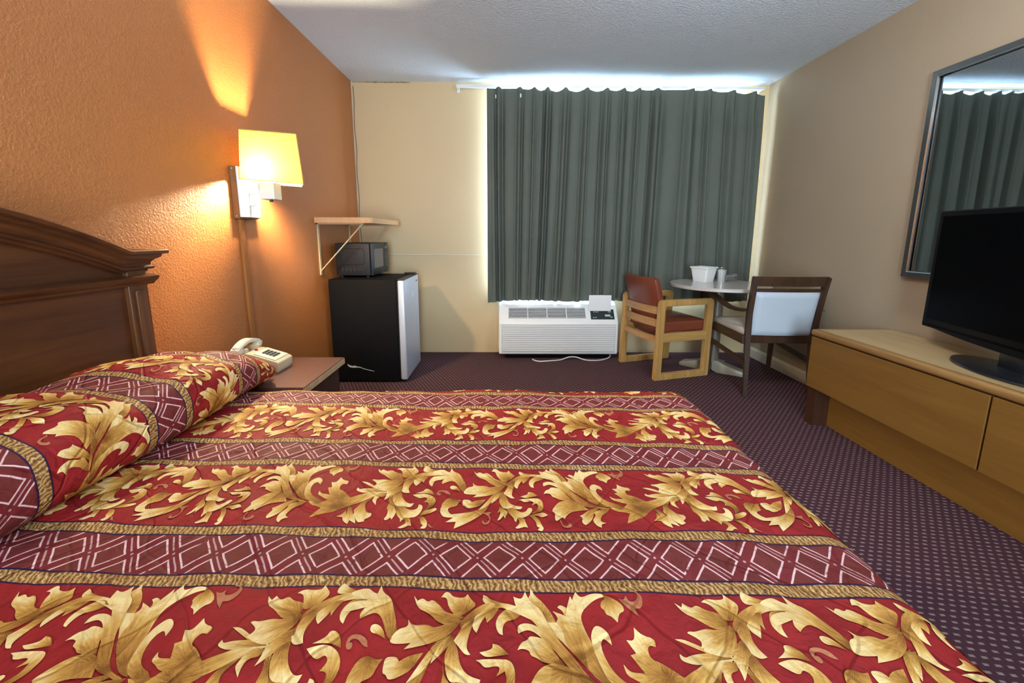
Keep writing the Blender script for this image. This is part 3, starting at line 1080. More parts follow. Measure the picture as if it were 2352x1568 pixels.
for i in range(120):
    a = i * 0.62
    s = i / 119
    pts.append((-0.085 - 0.01 * s + 0.006 * math.cos(a), -0.095 - 0.025 * math.sin(s * 2.6) + 0.012 * s, 0.085 - 0.072 * s + 0.006 * math.sin(a)))
obj('cord', tube(NB(), pts, 0.0022, 6), M['ivory_light'], ph, smooth=True)

# ------------------------------------------------------------------ wall lamp and its raceway
lp = thing('wall_lamp', 'lit swing-arm wall lamp with a yellow tapered shade on the orange wall', 'lamp', (0, 2.18, 1.33))
obj('wood_backing', bx(NB(), 0.001, 0.030, 2.098, 2.255, 1.203, 1.458, 0.003), M['brown_block'], lp, world=True, label='brown wooden backing block')
obj('backplate', bx(NB(), 0.030, 0.042, 2.100, 2.262, 1.210, 1.457, 0.004), M['white_metal'], lp, world=True)
for z in (1.445, 1.215):
    o = NB()
    bmesh.ops.create_uvsphere(o, u_segments=12, v_segments=8, radius=0.0045)
    bmesh.ops.transform(o, matrix=Matrix.Translation((0.016, 2.098, z)), verts=o.verts[:])
    obj('screw', o, M['chrome'], lp, smooth=True, world=True)
b = NB()
tube(b, [(0.042, 2.175, 1.335), (0.070, 2.175, 1.335)], 0.010, 14)
tube(b, [(0.062, 2.175, 1.262), (0.062, 2.175, 1.345)], 0.006, 12)
tube(b, [(0.042, 2.175, 1.275), (0.066, 2.175, 1.275)], 0.009, 14)
tube(b, [(0.062, 2.175, 1.337), (0.115, 2.180, 1.337)], 0.0065, 12)
obj('swing_arm', b, M['white_metal'], lp, smooth=True, world=True)
obj('socket_cup', bx(NB(), 0.110, 0.184, 2.147, 2.221, 1.302, 1.388, 0.004), M['white_metal'], lp, world=True)
obj('switch_knob', lathe(NB(), [(0, 1.290), (0.008, 1.290), (0.009, 1.296), (0.006, 1.302), (0, 1.302)], 14, (0.150, 2.18)), M['dark_key'], lp, world=True, smooth=True, label='small black switch knob')


def shade_mesh(inset):
    b = NB()
    i = inset
    bot = [(0.048 + i, 2.095 + i), (0.361 - i, 2.095 + i), (0.272 - i, 2.262 - i), (0.048 + i, 2.262 - i)]
    top = [(0.058 + i, 2.108 + i), (0.339 - i, 2.108 + i), (0.258 - i, 2.250 - i), (0.058 + i, 2.250 - i)]
    def rnd(Q, r):
        out = []
        for i in range(4):
            p0, p, p1 = Vector(Q[i - 1]), Vector(Q[i]), Vector(Q[(i + 1) % 4])
            a, c = (p0 - p).normalized() * r, (p1 - p).normalized() * r
            for k in range(5):
                t = k / 4
                out.append((p + a) * (1 - t) ** 2 + p * 2 * t * (1 - t) + (p + c) * t ** 2)
        return out
    return rnd(bot, 0.012), rnd(top, 0.012)


SZ0, SZ1 = 1.387, 1.622
b = NB()
bo, to = shade_mesh(0)
bi, ti = shade_mesh(0.002)
TILT = 0.075            # the shade sits a little crooked
def tz(x, z): return z - TILT * (x - 0.15)
def shrow(b, ring, z): return [b.verts.new((p.x, p.y, tz(p.x, z))) for p in ring]
r0, r1 = shrow(b, bo, SZ0), shrow(b, to, SZ1)
n = len(r0)
for k in range(n):
    b.faces.new((r0[k], r0[(k + 1) % n], r1[(k + 1) % n], r1[k]))
shd = obj('shade', b, M['shade'], lp, world=True, smooth=True, label='glowing yellow rectangular shade')
b = NB()
tube(b, [(p.x, p.y, tz(p.x, SZ0)) for p in bo] + [(bo[0].x, bo[0].y, tz(bo[0].x, SZ0))], 0.0028, 6, caps=False)
tube(b, [(p.x, p.y, tz(p.x, SZ1)) for p in to] + [(to[0].x, to[0].y, tz(to[0].x, SZ1))], 0.0028, 6, caps=False)
for q in (7, 12):
    tube(b, [(bo[q].x, bo[q].y, tz(bo[q].x, SZ0)), (to[q].x, to[q].y, tz(to[q].x, SZ1))], 0.0020, 6)
obj('shade_trim', b, M['shade_trim'], lp, world=True, label='gold edge binding of the shade')
b = NB()
tube(b, [(0.148, 2.184, 1.385), (0.148, 2.184, 1.405)], 0.014, 14)
tube(b, [(0.052, 2.180, 1.402), (0.300, 2.180, 1.394)], 0.0018, 6)
obj('socket', b, M['white_metal'], lp, world=True, smooth=True)
b = NB()
bmesh.ops.create_uvsphere(b, u_segments=20, v_segments=14, radius=0.030)
bmesh.ops.transform(b, matrix=Matrix.Translation((0.148, 2.184, 1.438)) @ Matrix.Diagonal((1, 1, 1.25, 1)), verts=b.verts[:])
bulb = obj('bulb', b, M['bulb'], lp, world=True, smooth=True)

set_props(obj('cord_cover', bx(NB(), 0.001, 0.016, 2.125, 2.152, NZ + 0.002, 1.202, 0.002), M['raceway']), 'narrow brown wooden cord cover running down the wall below the lamp', 'cord cover')

# ------------------------------------------------------------------ wall shelf, microwave, fridge
sh = thing('wall_shelf', 'small wooden shelf on cream brackets above the microwave', 'shelf', (0.2, 3.33, 1.2))
b = NB()
prism(b, [(0.001, 2.955), (0.385, 2.955), (0.408, 2.975), (0.408, 3.70), (0.001, 3.70)], 'z', 1.205, 1.245, 0.003)
obj('board', b, M['shelf_wood'], sh, world=True)
for y in (3.005, 3.60):
    b = NB()
    bx(b, 0.0, 0.008, y - 0.011, y + 0.011, 0.832, 1.205)
    bx(b, 0.0, 0.335, y - 0.011, y + 0.011, 1.197, 1.205)
    tube(b, [(0.006, y, 0.862), (0.322, y, 1.197)], 1.0, sq=(0.013, 0.007))
    br = obj('bracket', b, M['bracket'], sh, world=True)
    for z in (0.842, 0.857):
        g = NB()
        bmesh.ops.create_uvsphere(g, u_segments=10, v_segments=6, radius=0.004)
        bmesh.ops.transform(g, matrix=Matrix.Translation((0.009, y, z)), verts=g.verts[:])
        obj('screw', g, M['chrome'], br, world=True, smooth=True)

FZ = 0.797
fr = thing('mini_fridge', 'black mini fridge with a silver door standing in the corner', 'fridge', (0.32, 3.25, 0))
b = bx(NB(), 0.045, 0.545, 3.011, 3.495, 0.018, FZ, 0.006, 3)
obj('cabinet', b, M['black_gloss'], fr, world=True, smooth=True)
d = obj('door', bx(NB(), 0.553, 0.603, 3.011, 3.495, 0.022, FZ - 0.004, 0.012, 4), [M['silver']], fr, world=True, smooth=True, label='silver door')
obj('gasket', bx(NB(), 0.545, 0.553, 3.02, 3.485, 0.03, FZ - 0.012), M['vent_black'], fr, world=True)
obj('top_cap', bx(NB(), 0.550, 0.600, 3.013, 3.493, FZ - 0.006, FZ + 0.001, 0.002), M['black_plastic'], fr, world=True)
obj('hinge_cover', bx(NB(), 0.50, 0.59, 3.435, 3.485, FZ, FZ + 0.014, 0.004), M['black_plastic'], fr, world=True)
obj('badge', bx(NB(), 0.6025, 0.605, 3.405, 3.445, FZ - 0.055, FZ - 0.044, 0.001), M['dark_key'], d, world=True)
obj('sticker', bx(NB(), 0.6028, 0.6042, 3.255, 3.295, FZ - 0.165, FZ - 0.125), M['sticker'], d, world=True, label='small white sticker')
for x, y in ((0.09, 3.05), (0.50, 3.05), (0.09, 3.46), (0.50, 3.46)):
    obj('foot', lathe(NB(), [(0, 0), (0.018, 0), (0.018, 0.02), (0, 0.02)], 14, (x, y)), M['black_plastic'], fr, world=True)
# white scuff on the side facing the bed
b = NB()
sc = [(0.150, 0.145, 0.006), (0.165, 0.132, 0.010), (0.185, 0.127, 0.008), (0.205, 0.128, 0.011), (0.222, 0.126, 0.005), (0.245, 0.124, 0.004), (0.268, 0.114, 0.003), (0.295, 0.106, 0.003), (0.325, 0.099, 0.003), (0.352, 0.092, 0.0015)]
up_ = [b.verts.new((x, 3.0106, z + w)) for x, z, w in sc]
dn_ = [b.verts.new((x, 3.0106, z - w * 0.6)) for x, z, w in sc]
for i in range(len(sc) - 1):
    b.faces.new((dn_[i], dn_[i + 1], up_[i + 1], up_[i]))
r_ = bmesh.ops.extrude_face_region(b, geom=b.faces[:])
bmesh.ops.translate(b, vec=(0, -0.0006, 0), verts=[v for v in r_['geom'] if isinstance(v, bmesh.types.BMVert)])
obj('scuff_mark', b, M['scuff'], fr, world=True, label='pale torn scuff low on the black side')

mw = thing('microwave', 'black microwave oven sitting on top of the mini fridge', 'microwave', (0.2, 3.36, FZ + 0.001))
MX0, MX1, MY0, MY1, MZ0, MZ1 = 0.055, 0.335, 3.15, 3.56, FZ + 0.016, 1.060
obj('case', bx(NB(), MX0, MX1 - 0.02, MY0, MY1, MZ0, MZ1, 0.005, 3), M['black_plastic'], mw, world=True, smooth=True)
b = NB()
for k in range(6):
    x = MX0 + 0.040 + k * 0.030
    bx(b, x, x + 0.018, MY0 - 0.0012, MY0 + 0.001, MZ0 + 0.035, MZ0 + 0.065)
obj('side_vent', b, M['vent_black'], mw, world=True)
b = NB()
pl = arc(MX0 + 0.19, MZ0 + 0.175, 0.03, 90, 0, 6) + arc(MX0 + 0.19, MZ0 + 0.115, 0.03, 0, -90, 6)
pl = [(MX0 + 0.05, MZ0 + 0.205)] + pl + [(MX0 + 0.05, MZ0 + 0.085)]
pp = [(x, MY0 - 0.001, z) for x, z in pl]
tube(b, pp + [pp[0]], 0.0018, 6)
obj('side_embossing', b, M['black_plastic'], mw, world=True)
dd = obj('door', bx(NB(), MX1 - 0.018, MX1, MY0, MY1 - 0.095, MZ0, MZ1, 0.005, 2), M['black_plastic'], mw, world=True, smooth=True)
obj('window', bx(NB(), MX1 - 0.001, MX1 + 0.0015, MY0 + 0.045, MY1 - 0.145, MZ0 + 0.055, MZ1 - 0.045, 0.0006), M['mw_window'], dd, world=True)
cp = obj('control_panel', bx(NB(), MX1 - 0.018, MX1, MY1 - 0.093, MY1, MZ0, MZ1, 0.004, 2), M['black_plastic'], mw, world=True, smooth=True)
for k in range(5):
    for j in range(3):
        y, z = MY1 - 0.078 + j * 0.022, MZ0 + 0.05 + k * 0.024
        obj('key', bx(NB(), MX1, MX1 + 0.0015, y, y + 0.016, z, z + 0.016), M['dark_key'], cp, world=True)
obj('display', bx(NB(), MX1, MX1 + 0.001, MY1 - 0.08, MY1 - 0.018, MZ1 - 0.05, MZ1 - 0.028), M['mw_window'], cp, world=True)
for x, y in ((MX0 + 0.03, MY0 + 0.03), (MX1 - 0.05, MY0 + 0.03), (MX0 + 0.03, MY0 + 0.32), (MX1 - 0.05, MY0 + 0.32)):
    obj('foot', lathe(NB(), [(0, FZ + 0.0005), (0.012, FZ + 0.0005), (0.012, MZ0 + 0.002), (0, MZ0 + 0.002)], 12, (x, y)), M['vent_black'], mw, world=True)

# ------------------------------------------------------------------ air conditioner
ac = thing('air_conditioner', 'white through-wall air conditioner under the curtained window', 'air conditioner', (1.83, 3.73, 0.05))
AX0, AX1 = 1.292, 2.374
AYF = 3.605
AYB = D - 0.002
prof = [(AYB, 0.052), (AYF + 0.012, 0.048), (AYF, 0.060), (AYF + 0.004, 0.335), (AYF + 0.012, 0.352), (3.730, 0.490), (3.745, 0.496), (AYB, 0.496)]
b = NB()
prism(b, prof, 'x', AX0, AX1, 0.006, 3)
obj('casing', b, M['ac_white'], ac, world=True, smooth=True)
# front louvres
b = NB()
nl = 14
for k in range(nl):
    z = 0.078 + k * 0.0176
    prism(b, [(AYF + 0.003, z), (AYF - 0.011, z + 0.0035), (AYF - 0.011, z + 0.0095), (AYF + 0.003, z + 0.011)], 'x', AX0 + 0.03, AX1 - 0.03)
g_ = obj('front_grille', b, M['ac_white'], ac, world=True)
obj('grille_recess', bx(NB(), AX0 + 0.025, AX1 - 0.025, AYF - 0.001, AYF + 0.002, 0.070, 0.330), M['ac_grey'], ac, world=True)
# discharge grille on the slope
p0, p1 = Vector((0, AYF + 0.012, 0.352)), Vector((0, 3.730, 0.490))
sd = (p1 - p0)
L_ = sd.length
ang = math.atan2(sd.z, sd.y)
SM = Matrix.Translation((0, p0.y, p0.z)) @ Matrix.Rotation(ang, 4, 'X')
obj('discharge_recess', bx(NB(), AX0 + 0.085, 2.085, L_ * 0.20, L_ * 0.80, -0.004, 0.0015, 0, 2, SM), M['ac_dark'], ac, world=True)
b = NB()
for k in range(7):
    y = L_ * (0.20 + 0.60 * (k + 0.15) / 7)
    bx(b, AX0 + 0.085, 2.085, y, y + L_ * 0.032, 0.001, 0.005, 0, 2, SM)
for k in range(5):
    x = AX0 + 0.085 + (2.085 - AX0 - 0.085) * k / 4
    bx(b, x - 0.003, x + 0.003, L_ * 0.19, L_ * 0.81, 0.0005, 0.008, 0, 2, SM)
obj('discharge_grille', b, M['ac_white'], ac, world=True)
cpn = obj('control_panel', bx(NB(), 2.130, 2.345, L_ * 0.14, L_ * 0.72, -0.002, 0.003, 0.001, 1, SM), M['panel_dark'], ac, world=True, label='dark control panel')
for (x, y, w, h) in ((2.15, .22, .012, .05), (2.17, .22, .012, .05), (2.26, .3, .05, .12), (2.155, .55, .05, .03), (2.29, .55, .03, .04), (2.31, .24, .018, .05)):
    obj('panel_marking', bx(NB(), x, x + w, L_ * y, L_ * (y + h), 0.003, 0.0036, 0, 2, SM), M['panel_mark'], cpn, world=True)
LM = Matrix.Translation((0, 3.680, 0.438)) @ Matrix.Rotation(math.radians(3), 4, 'X')
b = NB()
bx(b, 2.112, 2.318, 0, 0.008, 0.002, 0.150, 0.003, 2, LM)
obj('control_lid', b, M['ac_white'], ac, world=True, label='control lid standing open')
obj('name_strip', bx(NB(), AX0 + 0.055, AX0 + 0.18, L_ * 0.90, L_ * 0.93, 0.0002, 0.0014, 0, 2, SM), M['ac_grey'], ac, world=True)
obj('wall_sleeve', bx(NB(), AX0 - 0.008, AX1 + 0.008, 3.80, D - 0.001, 0.045, 0.52, 0.003), M['white_frame'], ac, world=True)
obj('sub_base', bx(NB(), AX0 + 0.06, AX1 - 0.06, 3.66, D - 0.004, 0.0, 0.05), M['tv_black'], ac, world=True)

b = NB()
pts = [(1.60, 3.60, 0.006), (1.615, 3.565, 0.006), (1.66, 3.535, 0.006), (1.75, 3.55, 0.006), (1.85, 3.575, 0.007), (1.93, 3.61, 0.022), (2.0, 3.62, 0.02), (2.08, 3.575, 0.007), (2.18, 3.565, 0.006), (2.26, 3.60, 0.006), (2.32, 3.65, 0.015), (2.335, 3.72, 0.04)]
sm = []
for i in range(len(pts) - 1):
    P0, P1, P2, P3 = [Vector(pts[min(max(j, 0), len(pts) - 1)]) for j in (i - 1, i, i + 1, i + 2)]
    for k in range(6):
        t = k / 6
        sm.append(0.5 * ((2 * P1) + (P2 - P0) * t + (2 * P0 - 5 * P1 + 4 * P2 - P3) * t * t + (3 * P1 - P0 - 3 * P2 + P3) * t ** 3))
sm.append(Vector(pts[-1]))
set_props(obj('power_cord', tube(NB(), sm, 0.006, 10), M['cord_white'], smooth=True), 'white power cord lying on the carpet below the air conditioner', 'cord')

# ------------------------------------------------------------------ curtain and its track
tr = thing('curtain_track', 'white metal curtain track fixed along the top of the back wall', 'curtain track', (2.25, 3.74, 2.385))
b = NB()
bx(b, 0.925, 2.05, 3.772, 3.786, 2.372, 2.400, 0.002)
bx(b, 1.95, W - 0.085, 3.766, 3.780, 2.374, 2.398, 0.002)
obj('rail', b, M['rod'], tr, world=True)
for x in (0.935, 1.55, 2.2, 2.9, W - 0.10):
    obj('bracket', bx(bx(NB(), x - 0.01, x + 0.01, 3.785, D, 2.376, 2.396), x - 0.012, x + 0.012, D - 0.004, D, 2.355, 2.415), M['rod'], tr, world=True)

pleat_px = [1144, 1194, 1227, 1257, 1298, 1348, 1394, 1433, 1467, 1509, 1591, 1630, 1686, 1735]
PLEAT = [1.185 + (p - 1117) * (3.578 - 1.185) / (1757 - 1117) for p in pleat_px]
CX0, CX1 = 1.187, 3.590
KN = [CX0 - 0.02] + PLEAT + [CX1 + 0.06]
CZ0 = 0.522


def cphase(x):
    return float(np.interp(x, KN, list(range(len(KN)))))


AMP = [0.6, 1.0, 0.8, 0.7, 1.15, 0.9, 1.1, 0.7, 0.9, 1.1, 1.15, 1.0, 1.1, 0.8, 0.6, 0.5]


def curtain_top(x):
    ph = cphase(x)
    f = abs(math.sin(PI * ph))
    sag = [0.010, 0.012, 0.018, 0.030, 0.040, 0.040, 0.034, 0.026, 0.030, 0.018, 0.010, 0.014, 0.022, 0.030, 0.034][min(int(ph), 14)]
    base = 2.368 - 0.022 * max(0, (x - 2.9) / 0.7) ** 1.5
    return base - 0.75 * sag * f ** 1.6


def curtain_pt(x, s, back=0.0):
    """s: 0 top .. 1 bottom"""
    zt = curtain_top(x)
    zb = CZ0 + 0.006 * math.sin(x * 9) - 0.012 * max(0, 1 - (x - CX0) / 0.12)
    z = zt + (zb - zt) * s
    # folds lean and merge on the way down
    lean = 0.035 * math.sin(x * 2.1 + 0.6) * s + 0.02 * math.sin(x * 6.3) * s * s
    ph = cphase(x - lean)
    k = min(int(ph), 15)
    fr_ = ph - k
    amp = (AMP[k] * (1 - fr_) + AMP[min(k + 1, 15)] * fr_)
    drop = zt - z
    grow = 0.35 + 0.65 * min(1, drop / 0.30)
    flip = 1 if k % 3 else -1
    def g(c, wd):
        d = abs(fr_ - c)
        d = min(d, 1 - d)
        return math.exp(-(d / wd) ** 2)
    c1 = 0.20 if flip > 0 else 0.80
    w = 0.95 * g(0.0, 0.11) - 1.05 * g(c1, 0.085) + 0.40 * g(0.55, 0.20) - 0.45 * g(1 - c1 + 0.04 * flip, 0.06)
    y = -0.039 * amp * grow * w
    y += 0.007 * math.sin(x * 17 + s * 3) * s + 0.004 * math.sin(x * 41 + 4 * s) * s
    # pinch pleats near the heading
    for p in PLEAT:
        dxp = x - p
        if abs(dxp) < 0.04:
            e = math.exp(-(drop / 0.085) ** 2)
            y -= e * 0.018 * math.exp(-(dxp / 0.010) ** 2) + e * 0.012 * (math.exp(-((dxp - 0.016) / 0.006) ** 2) + math.exp(-((dxp + 0.016) / 0.006) ** 2))
    # edge hem
    if x < CX0 + 0.04: y *= 0.5
    return Vector((x + 0.022 * s * max(0, (x - 3.2) / 0.4), 3.755 + y + back, z))


ct = thing('curtain', 'grey-green pinch pleated curtain drawn across the window', 'curtain', (2.38, 3.755, CZ0))
xs = frange(CX0, CX1, 520)
ss = [0, 0.012, 0.024, 0.036, 0.05, 0.065, 0.085] + frange(0.11, 1.0, 46)
for nm, mt, back in (('drape', 'curtain', 0.0), ('lining', 'lining', 0.007)):
    b = NB()
    grid = [[b.verts.new(curtain_pt(x, s, back)) for x in xs] for s in ss]
    for j in range(len(ss) - 1):
        for i in range(len(xs) - 1):
            b.faces.new((grid[j][i], grid[j][i + 1], grid[j + 1][i + 1], grid[j + 1][i]))
    for f in b.faces: f.smooth = True
    o = obj(nm, b, M[mt], ct, world=True)
for p in PLEAT:
    zt = curtain_top(p)
    b = NB()
    y = curtain_pt(p, 0).y
    tube(b, [(p + 0.004, y + 0.008, zt - 0.05), (p + 0.004, y + 0.012, zt + 0.012), (p + 0.004, 3.772, zt + 0.014), (p + 0.004, 3.772, zt + 0.002)], 0.0018, 6)
    obj('hook', b, M['rod'], ct, world=True)
for p in (PLEAT[0] - 0.02, PLEAT[1] + 0.005):
    y = curtain_pt(p, 0.03).y
    obj('clip', bx(NB(), p - 0.006, p + 0.006, y - 0.006, y + 0.002, 2.285, 2.315, 0.002), M['rod'], ct, world=True)

# ------------------------------------------------------------------ round table and what stands on it
TX, TY, TZ, TR = 3.100, 3.305, 0.742, 0.375
tb = thing('round_table', 'round pale laminate table on a cream pedestal between the two armchairs', 'table', (TX, TY, 0))
obj('tabletop', lathe(NB(), [(0, TZ), (TR - 0.004, TZ), (TR, TZ - 0.004), (TR - 0.002, TZ - 0.0045)], 72), M['table_top'], tb, smooth=True)
obj('edge_band', lathe(NB(), [(TR - 0.003, TZ - 0.0045), (TR, TZ - 0.006), (TR, TZ - 0.024), (TR - 0.006, TZ - 0.028), (0, TZ - 0.028)], 72), M['table_edge'], tb, smooth=True)
b = NB()
lathe(b, [(0.0, 0.085), (0.05, 0.085), (0.048, 0.12), (0.044, 0.20), (0.044, 0.69), (0.07, 0.70), (0.0, 0.70)], 28)
bx(b, -0.22, 0.22, -0.03, 0.03, 0.695, 0.715, 0.004)
bx(b, -0.03, 0.03, -0.22, 0.22, 0.695, 0.715, 0.004)
obj('column', b, M['pedestal'], tb, smooth=True)
for a in (143, 333, 58):
    b = NB()
    pf = [(0.0, 0.105), (0.04, 0.105), (0.10, 0.078), (0.20, 0.050), (0.245, 0.040), (0.26, 0.028), (0.26, 0.006), (0.25, 0.0), (0.04, 0.0), (0.0, 0.02)]
    prism(b, pf, 'y', -0.048, 0.048, 0.008, 2)
    bmesh.ops.transform(b, matrix=Matrix.Rotation(math.radians(a - 8), 4, 'Z'), verts=b.verts[:])
    obj('foot', b, M['foot_pale'], tb, smooth=True)

# square tapered ice bucket
ib = thing('ice_bucket', 'square tapered white ice bucket on the round table', 'ice bucket', (3.045, 3.47, TZ))


def sq_ring(b, hx, hy, z, r=0.012):
    out = []
    for cx_, cy_, a0 in ((1, 1, 0), (-1, 1, 90), (-1, -1, 180), (1, -1, 270)):
        for k in range(5):
            a = math.radians(a0 + k * 22.5)
            out.append(b.verts.new((cx_ * (hx - r) + r * math.cos(a), cy_ * (hy - r) + r * math.sin(a), z)))
    return out


def loft(b, rings, cap0=True, cap1=True):
    for a, c in zip(rings, rings[1:]):
        n = len(a)
        for k in range(n):
            b.faces.new((a[k], a[(k + 1) % n], c[(k + 1) % n], c[k]))
    if cap0: b.faces.new(rings[0][::-1])
    if cap1: b.faces.new(rings[-1])
    bmesh.ops.recalc_face_normals(b, faces=b.faces[:])
    return b


b = NB()
loft(b, [sq_ring(b, 0.060, 0.060, 0.0), sq_ring(b, 0.078, 0.078, 0.122), sq_ring(b, 0.078, 0.078, 0.124), sq_ring(b, 0.074, 0.074, 0.124), sq_ring(b, 0.058, 0.058, 0.006)])
bmesh.ops.transform(b, matrix=Matrix.Rotation(math.radians(33), 4, 'Z'), verts=b.verts[:])
obj('body', b, M['bucket'], ib, smooth=True)
b = NB()
loft(b, [sq_ring(b, 0.079, 0.079, 0.112), sq_ring(b, 0.084, 0.084, 0.114), sq_ring(b, 0.084, 0.084, 0.126), sq_ring(b, 0.074, 0.074, 0.126)], False, False)
bmesh.ops.transform(b, matrix=Matrix.Rotation(math.radians(33), 4, 'Z'), verts=b.verts[:])
obj('rim', b, M['bucket'], ib, smooth=True)
cu = thing('plastic_cup', 'small white wrapped cup standing right of the ice bucket', 'cup', (3.195, 3.46, TZ))
obj('cup_wall', lathe(NB(), [(0, 0), (0.028, 0), (0.030, 0.004), (0.036, 0.092), (0.038, 0.094), (0.038, 0.098), (0.034, 0.098), (0.028, 0.006), (0, 0.006)], 28), M['bucket'], cu, smooth=True)
obj('wrapper', lathe(NB(), [(0.031, 0.002), (0.0385, 0.085), (0.040, 0.102), (0.032, 0.112), (0.034, 0.118)], 28), M['clear_plastic'], cu, smooth=True)
wr = thing('wrapped_cup', 'clear plastic wrapped cup lying on its side on the round table', 'cup', (3.25, 3.42, TZ))
b = lathe(NB(), [(0.0, 0), (0.026, 0), (0.036, 0.085), (0.033, 0.085), (0.024, 0.004), (0, 0.004)], 24)
bmesh.ops.transform(b, matrix=Matrix.Translation((-0.04, 0, 0.0365)) @ Matrix.Rotation(math.radians(83), 4, 'Y'), verts=b.verts[:])
obj('cup_wall', b, M['clear_plastic'], wr, smooth=True)

# ------------------------------------------------------------------ oak armchair (faces +x locally)
oc = thing('armchair', 'light oak sled-frame armchair with oxblood vinyl cushions by the air conditioner', 'chair', (2.701, 3.372, 0), math.radians(16.2))
CW, CD = 0.268, 0.252          # half width, half depth


def frame_loop(y):
    """closed rounded frame: posts, arm, floor rail and a mid rail"""
    b = NB()
    zt = 0.640
    t_ = 0.052
    outer = arc(CD - 0.035, zt - 0.035, 0.035, 0, 90, 6) + arc(-CD + 0.035, zt - 0.035, 0.035, 90, 180, 6) + [(-CD - 0.012, 0.02), (-CD - 0.010, 0.0), (CD - 0.008, 0.0), (CD - 0.006, 0.02)]
    inner = arc(CD - t_ - 0.02, zt - 0.050 - 0.012, 0.012, 0, 90, 6) + arc(-CD + t_ + 0.02 - 0.008, zt - 0.050 - 0.012, 0.012, 90, 180, 6) + [(-CD + t_ - 0.006, 0.06), (-CD + t_ - 0.004, 0.052), (CD - t_ - 0.012, 0.052), (CD - t_ - 0.010, 0.06)]
    n = len(outer)
    V = []
    for a in (y - 0.022, y + 0.022):
        V.append(([b.verts.new((p[0], a, p[1])) for p in outer], [b.verts.new((p[0], a, p[1])) for p in inner]))
    for k in range(n):
        k2 = (k + 1) % n
        (o0, i0), (o1, i1) = V
        b.faces.new((o0[k], o0[k2], i0[k2], i0[k])); b.faces.new((o1[k2], o1[k], i1[k], i1[k2]))
        b.faces.new((o0[k2], o0[k], o1[k], o1[k2])); b.faces.new((i0[k], i0[k2], i1[k2], i1[k]))
    bmesh.ops.recalc_face_normals(b, faces=b.faces[:])
    es = [e for e in b.edges if len(e.link_faces) == 2 and e.calc_face_angle() > 1.2]
    bmesh.ops.bevel(b, geom=es, offset=0.006, segments=2, affect='EDGES')
    return b


for y in (-CW + 0.022, CW - 0.022):
    f = obj('side_frame', frame_loop(y), M['oak'], oc, smooth=True)
    obj('seat_rail', bx(NB(), -CD + 0.04, CD - 0.05, y - 0.018, y + 0.018, 0.305, 0.376, 0.005), M['oak_x'], f)
for z0, z1 in ((0.525, 0.582), (0.425, 0.485), (0.300, 0.350)):
    b = NB()
    pts = [(-CD + 0.018 - 0.020 * math.cos(PI * t / 2), t * (CW - 0.044), (z0 + z1) / 2) for t in [i / 10 for i in range(-10, 11)]]
    tube(b, pts, 1.0, sq=(0.020, z1 - z0))
    obj('back_slat' if z0 > 0.4 else 'rear_rail', b, M['oak_y'], oc)
obj('front_rail', bx(NB(), CD - 0.06, CD - 0.035, -CW + 0.044, CW - 0.044, 0.305, 0.36, 0.004), M['oak_y'], oc)


def cushion(b, x0, x1, y0, y1, z0, z1, bulge=0.012, bev=0.025, M_=None):
    g = bmesh.ops.create_cube(b, size=1.0)
    bmesh.ops.subdivide_edges(b, edges=list({e for v in g['verts'] for e in v.link_edges}), cuts=7, use_grid_fill=True)
    cx_, cy_, cz_ = (x0 + x1) / 2, (y0 + y1) / 2, (z0 + z1) / 2
    hx, hy, hz = (x1 - x0) / 2, (y1 - y0) / 2, (z1 - z0) / 2
    e = [h for h in (hx, hy, hz)]
    for v in b.verts:
        p = [v.co.x * 2, v.co.y * 2, v.co.z * 2]
        q = []
        for i in range(3):
            q.append(p[i] * e[i])
        # round the edges
        c = Vector([max(-(e[i] - bev), min(e[i] - bev, q[i])) for i in range(3)])
        dv = Vector(q) - c
        if dv.length > 1e-9:
            ext = max(abs(dv[i]) for i in range(3))
            dv = dv.normalized() * ext
        thin = min(range(3), key=lambda i: e[i])
        r = c + dv
        w_ = 1
        for i in range(3):
            if i != thin: w_ *= max(0.0, 1 - p[i] ** 4)
        r[thin] += math.copysign(bulge * w_, p[thin]) * (abs(p[thin]) ** 2)
        v.co = Vector((cx_, cy_, cz_)) + r
    if M_ is not None:
        bmesh.ops.transform(b, matrix=M_, verts=b.verts[:])
    return b


obj('seat_cushion', cushion(NB(), -CD + 0.05, CD - 0.01, -CW + 0.048, CW - 0.048, 0.368, 0.462, 0.012, 0.022), M['leather'], oc, smooth=True)
BM_ = Matrix.Translation((-CD + 0.085, 0, 0.40)) @ Matrix.Rotation(math.radians(-15), 4, 'Y')
b = cushion(NB(), -0.030, 0.030, -CW + 0.050, CW - 0.050, -0.08, 0.415, 0.010, 0.024)
for v in b.verts:      # slight hollow back
    v.co.x += 0.028 * ((v.co.y / CW) ** 2)
bmesh.ops.transform(b, matrix=BM_, verts=b.verts[:])
obj('back_cushion', b, M['leather'], oc, smooth=True)

# ------------------------------------------------------------------ dark armchair with white upholstery, back to the camera
dc = thing('armchair', 'dark walnut armchair with white vinyl back and seat, its back to the bed', 'chair', (3.291, 2.998, 0), math.radians(88.0))
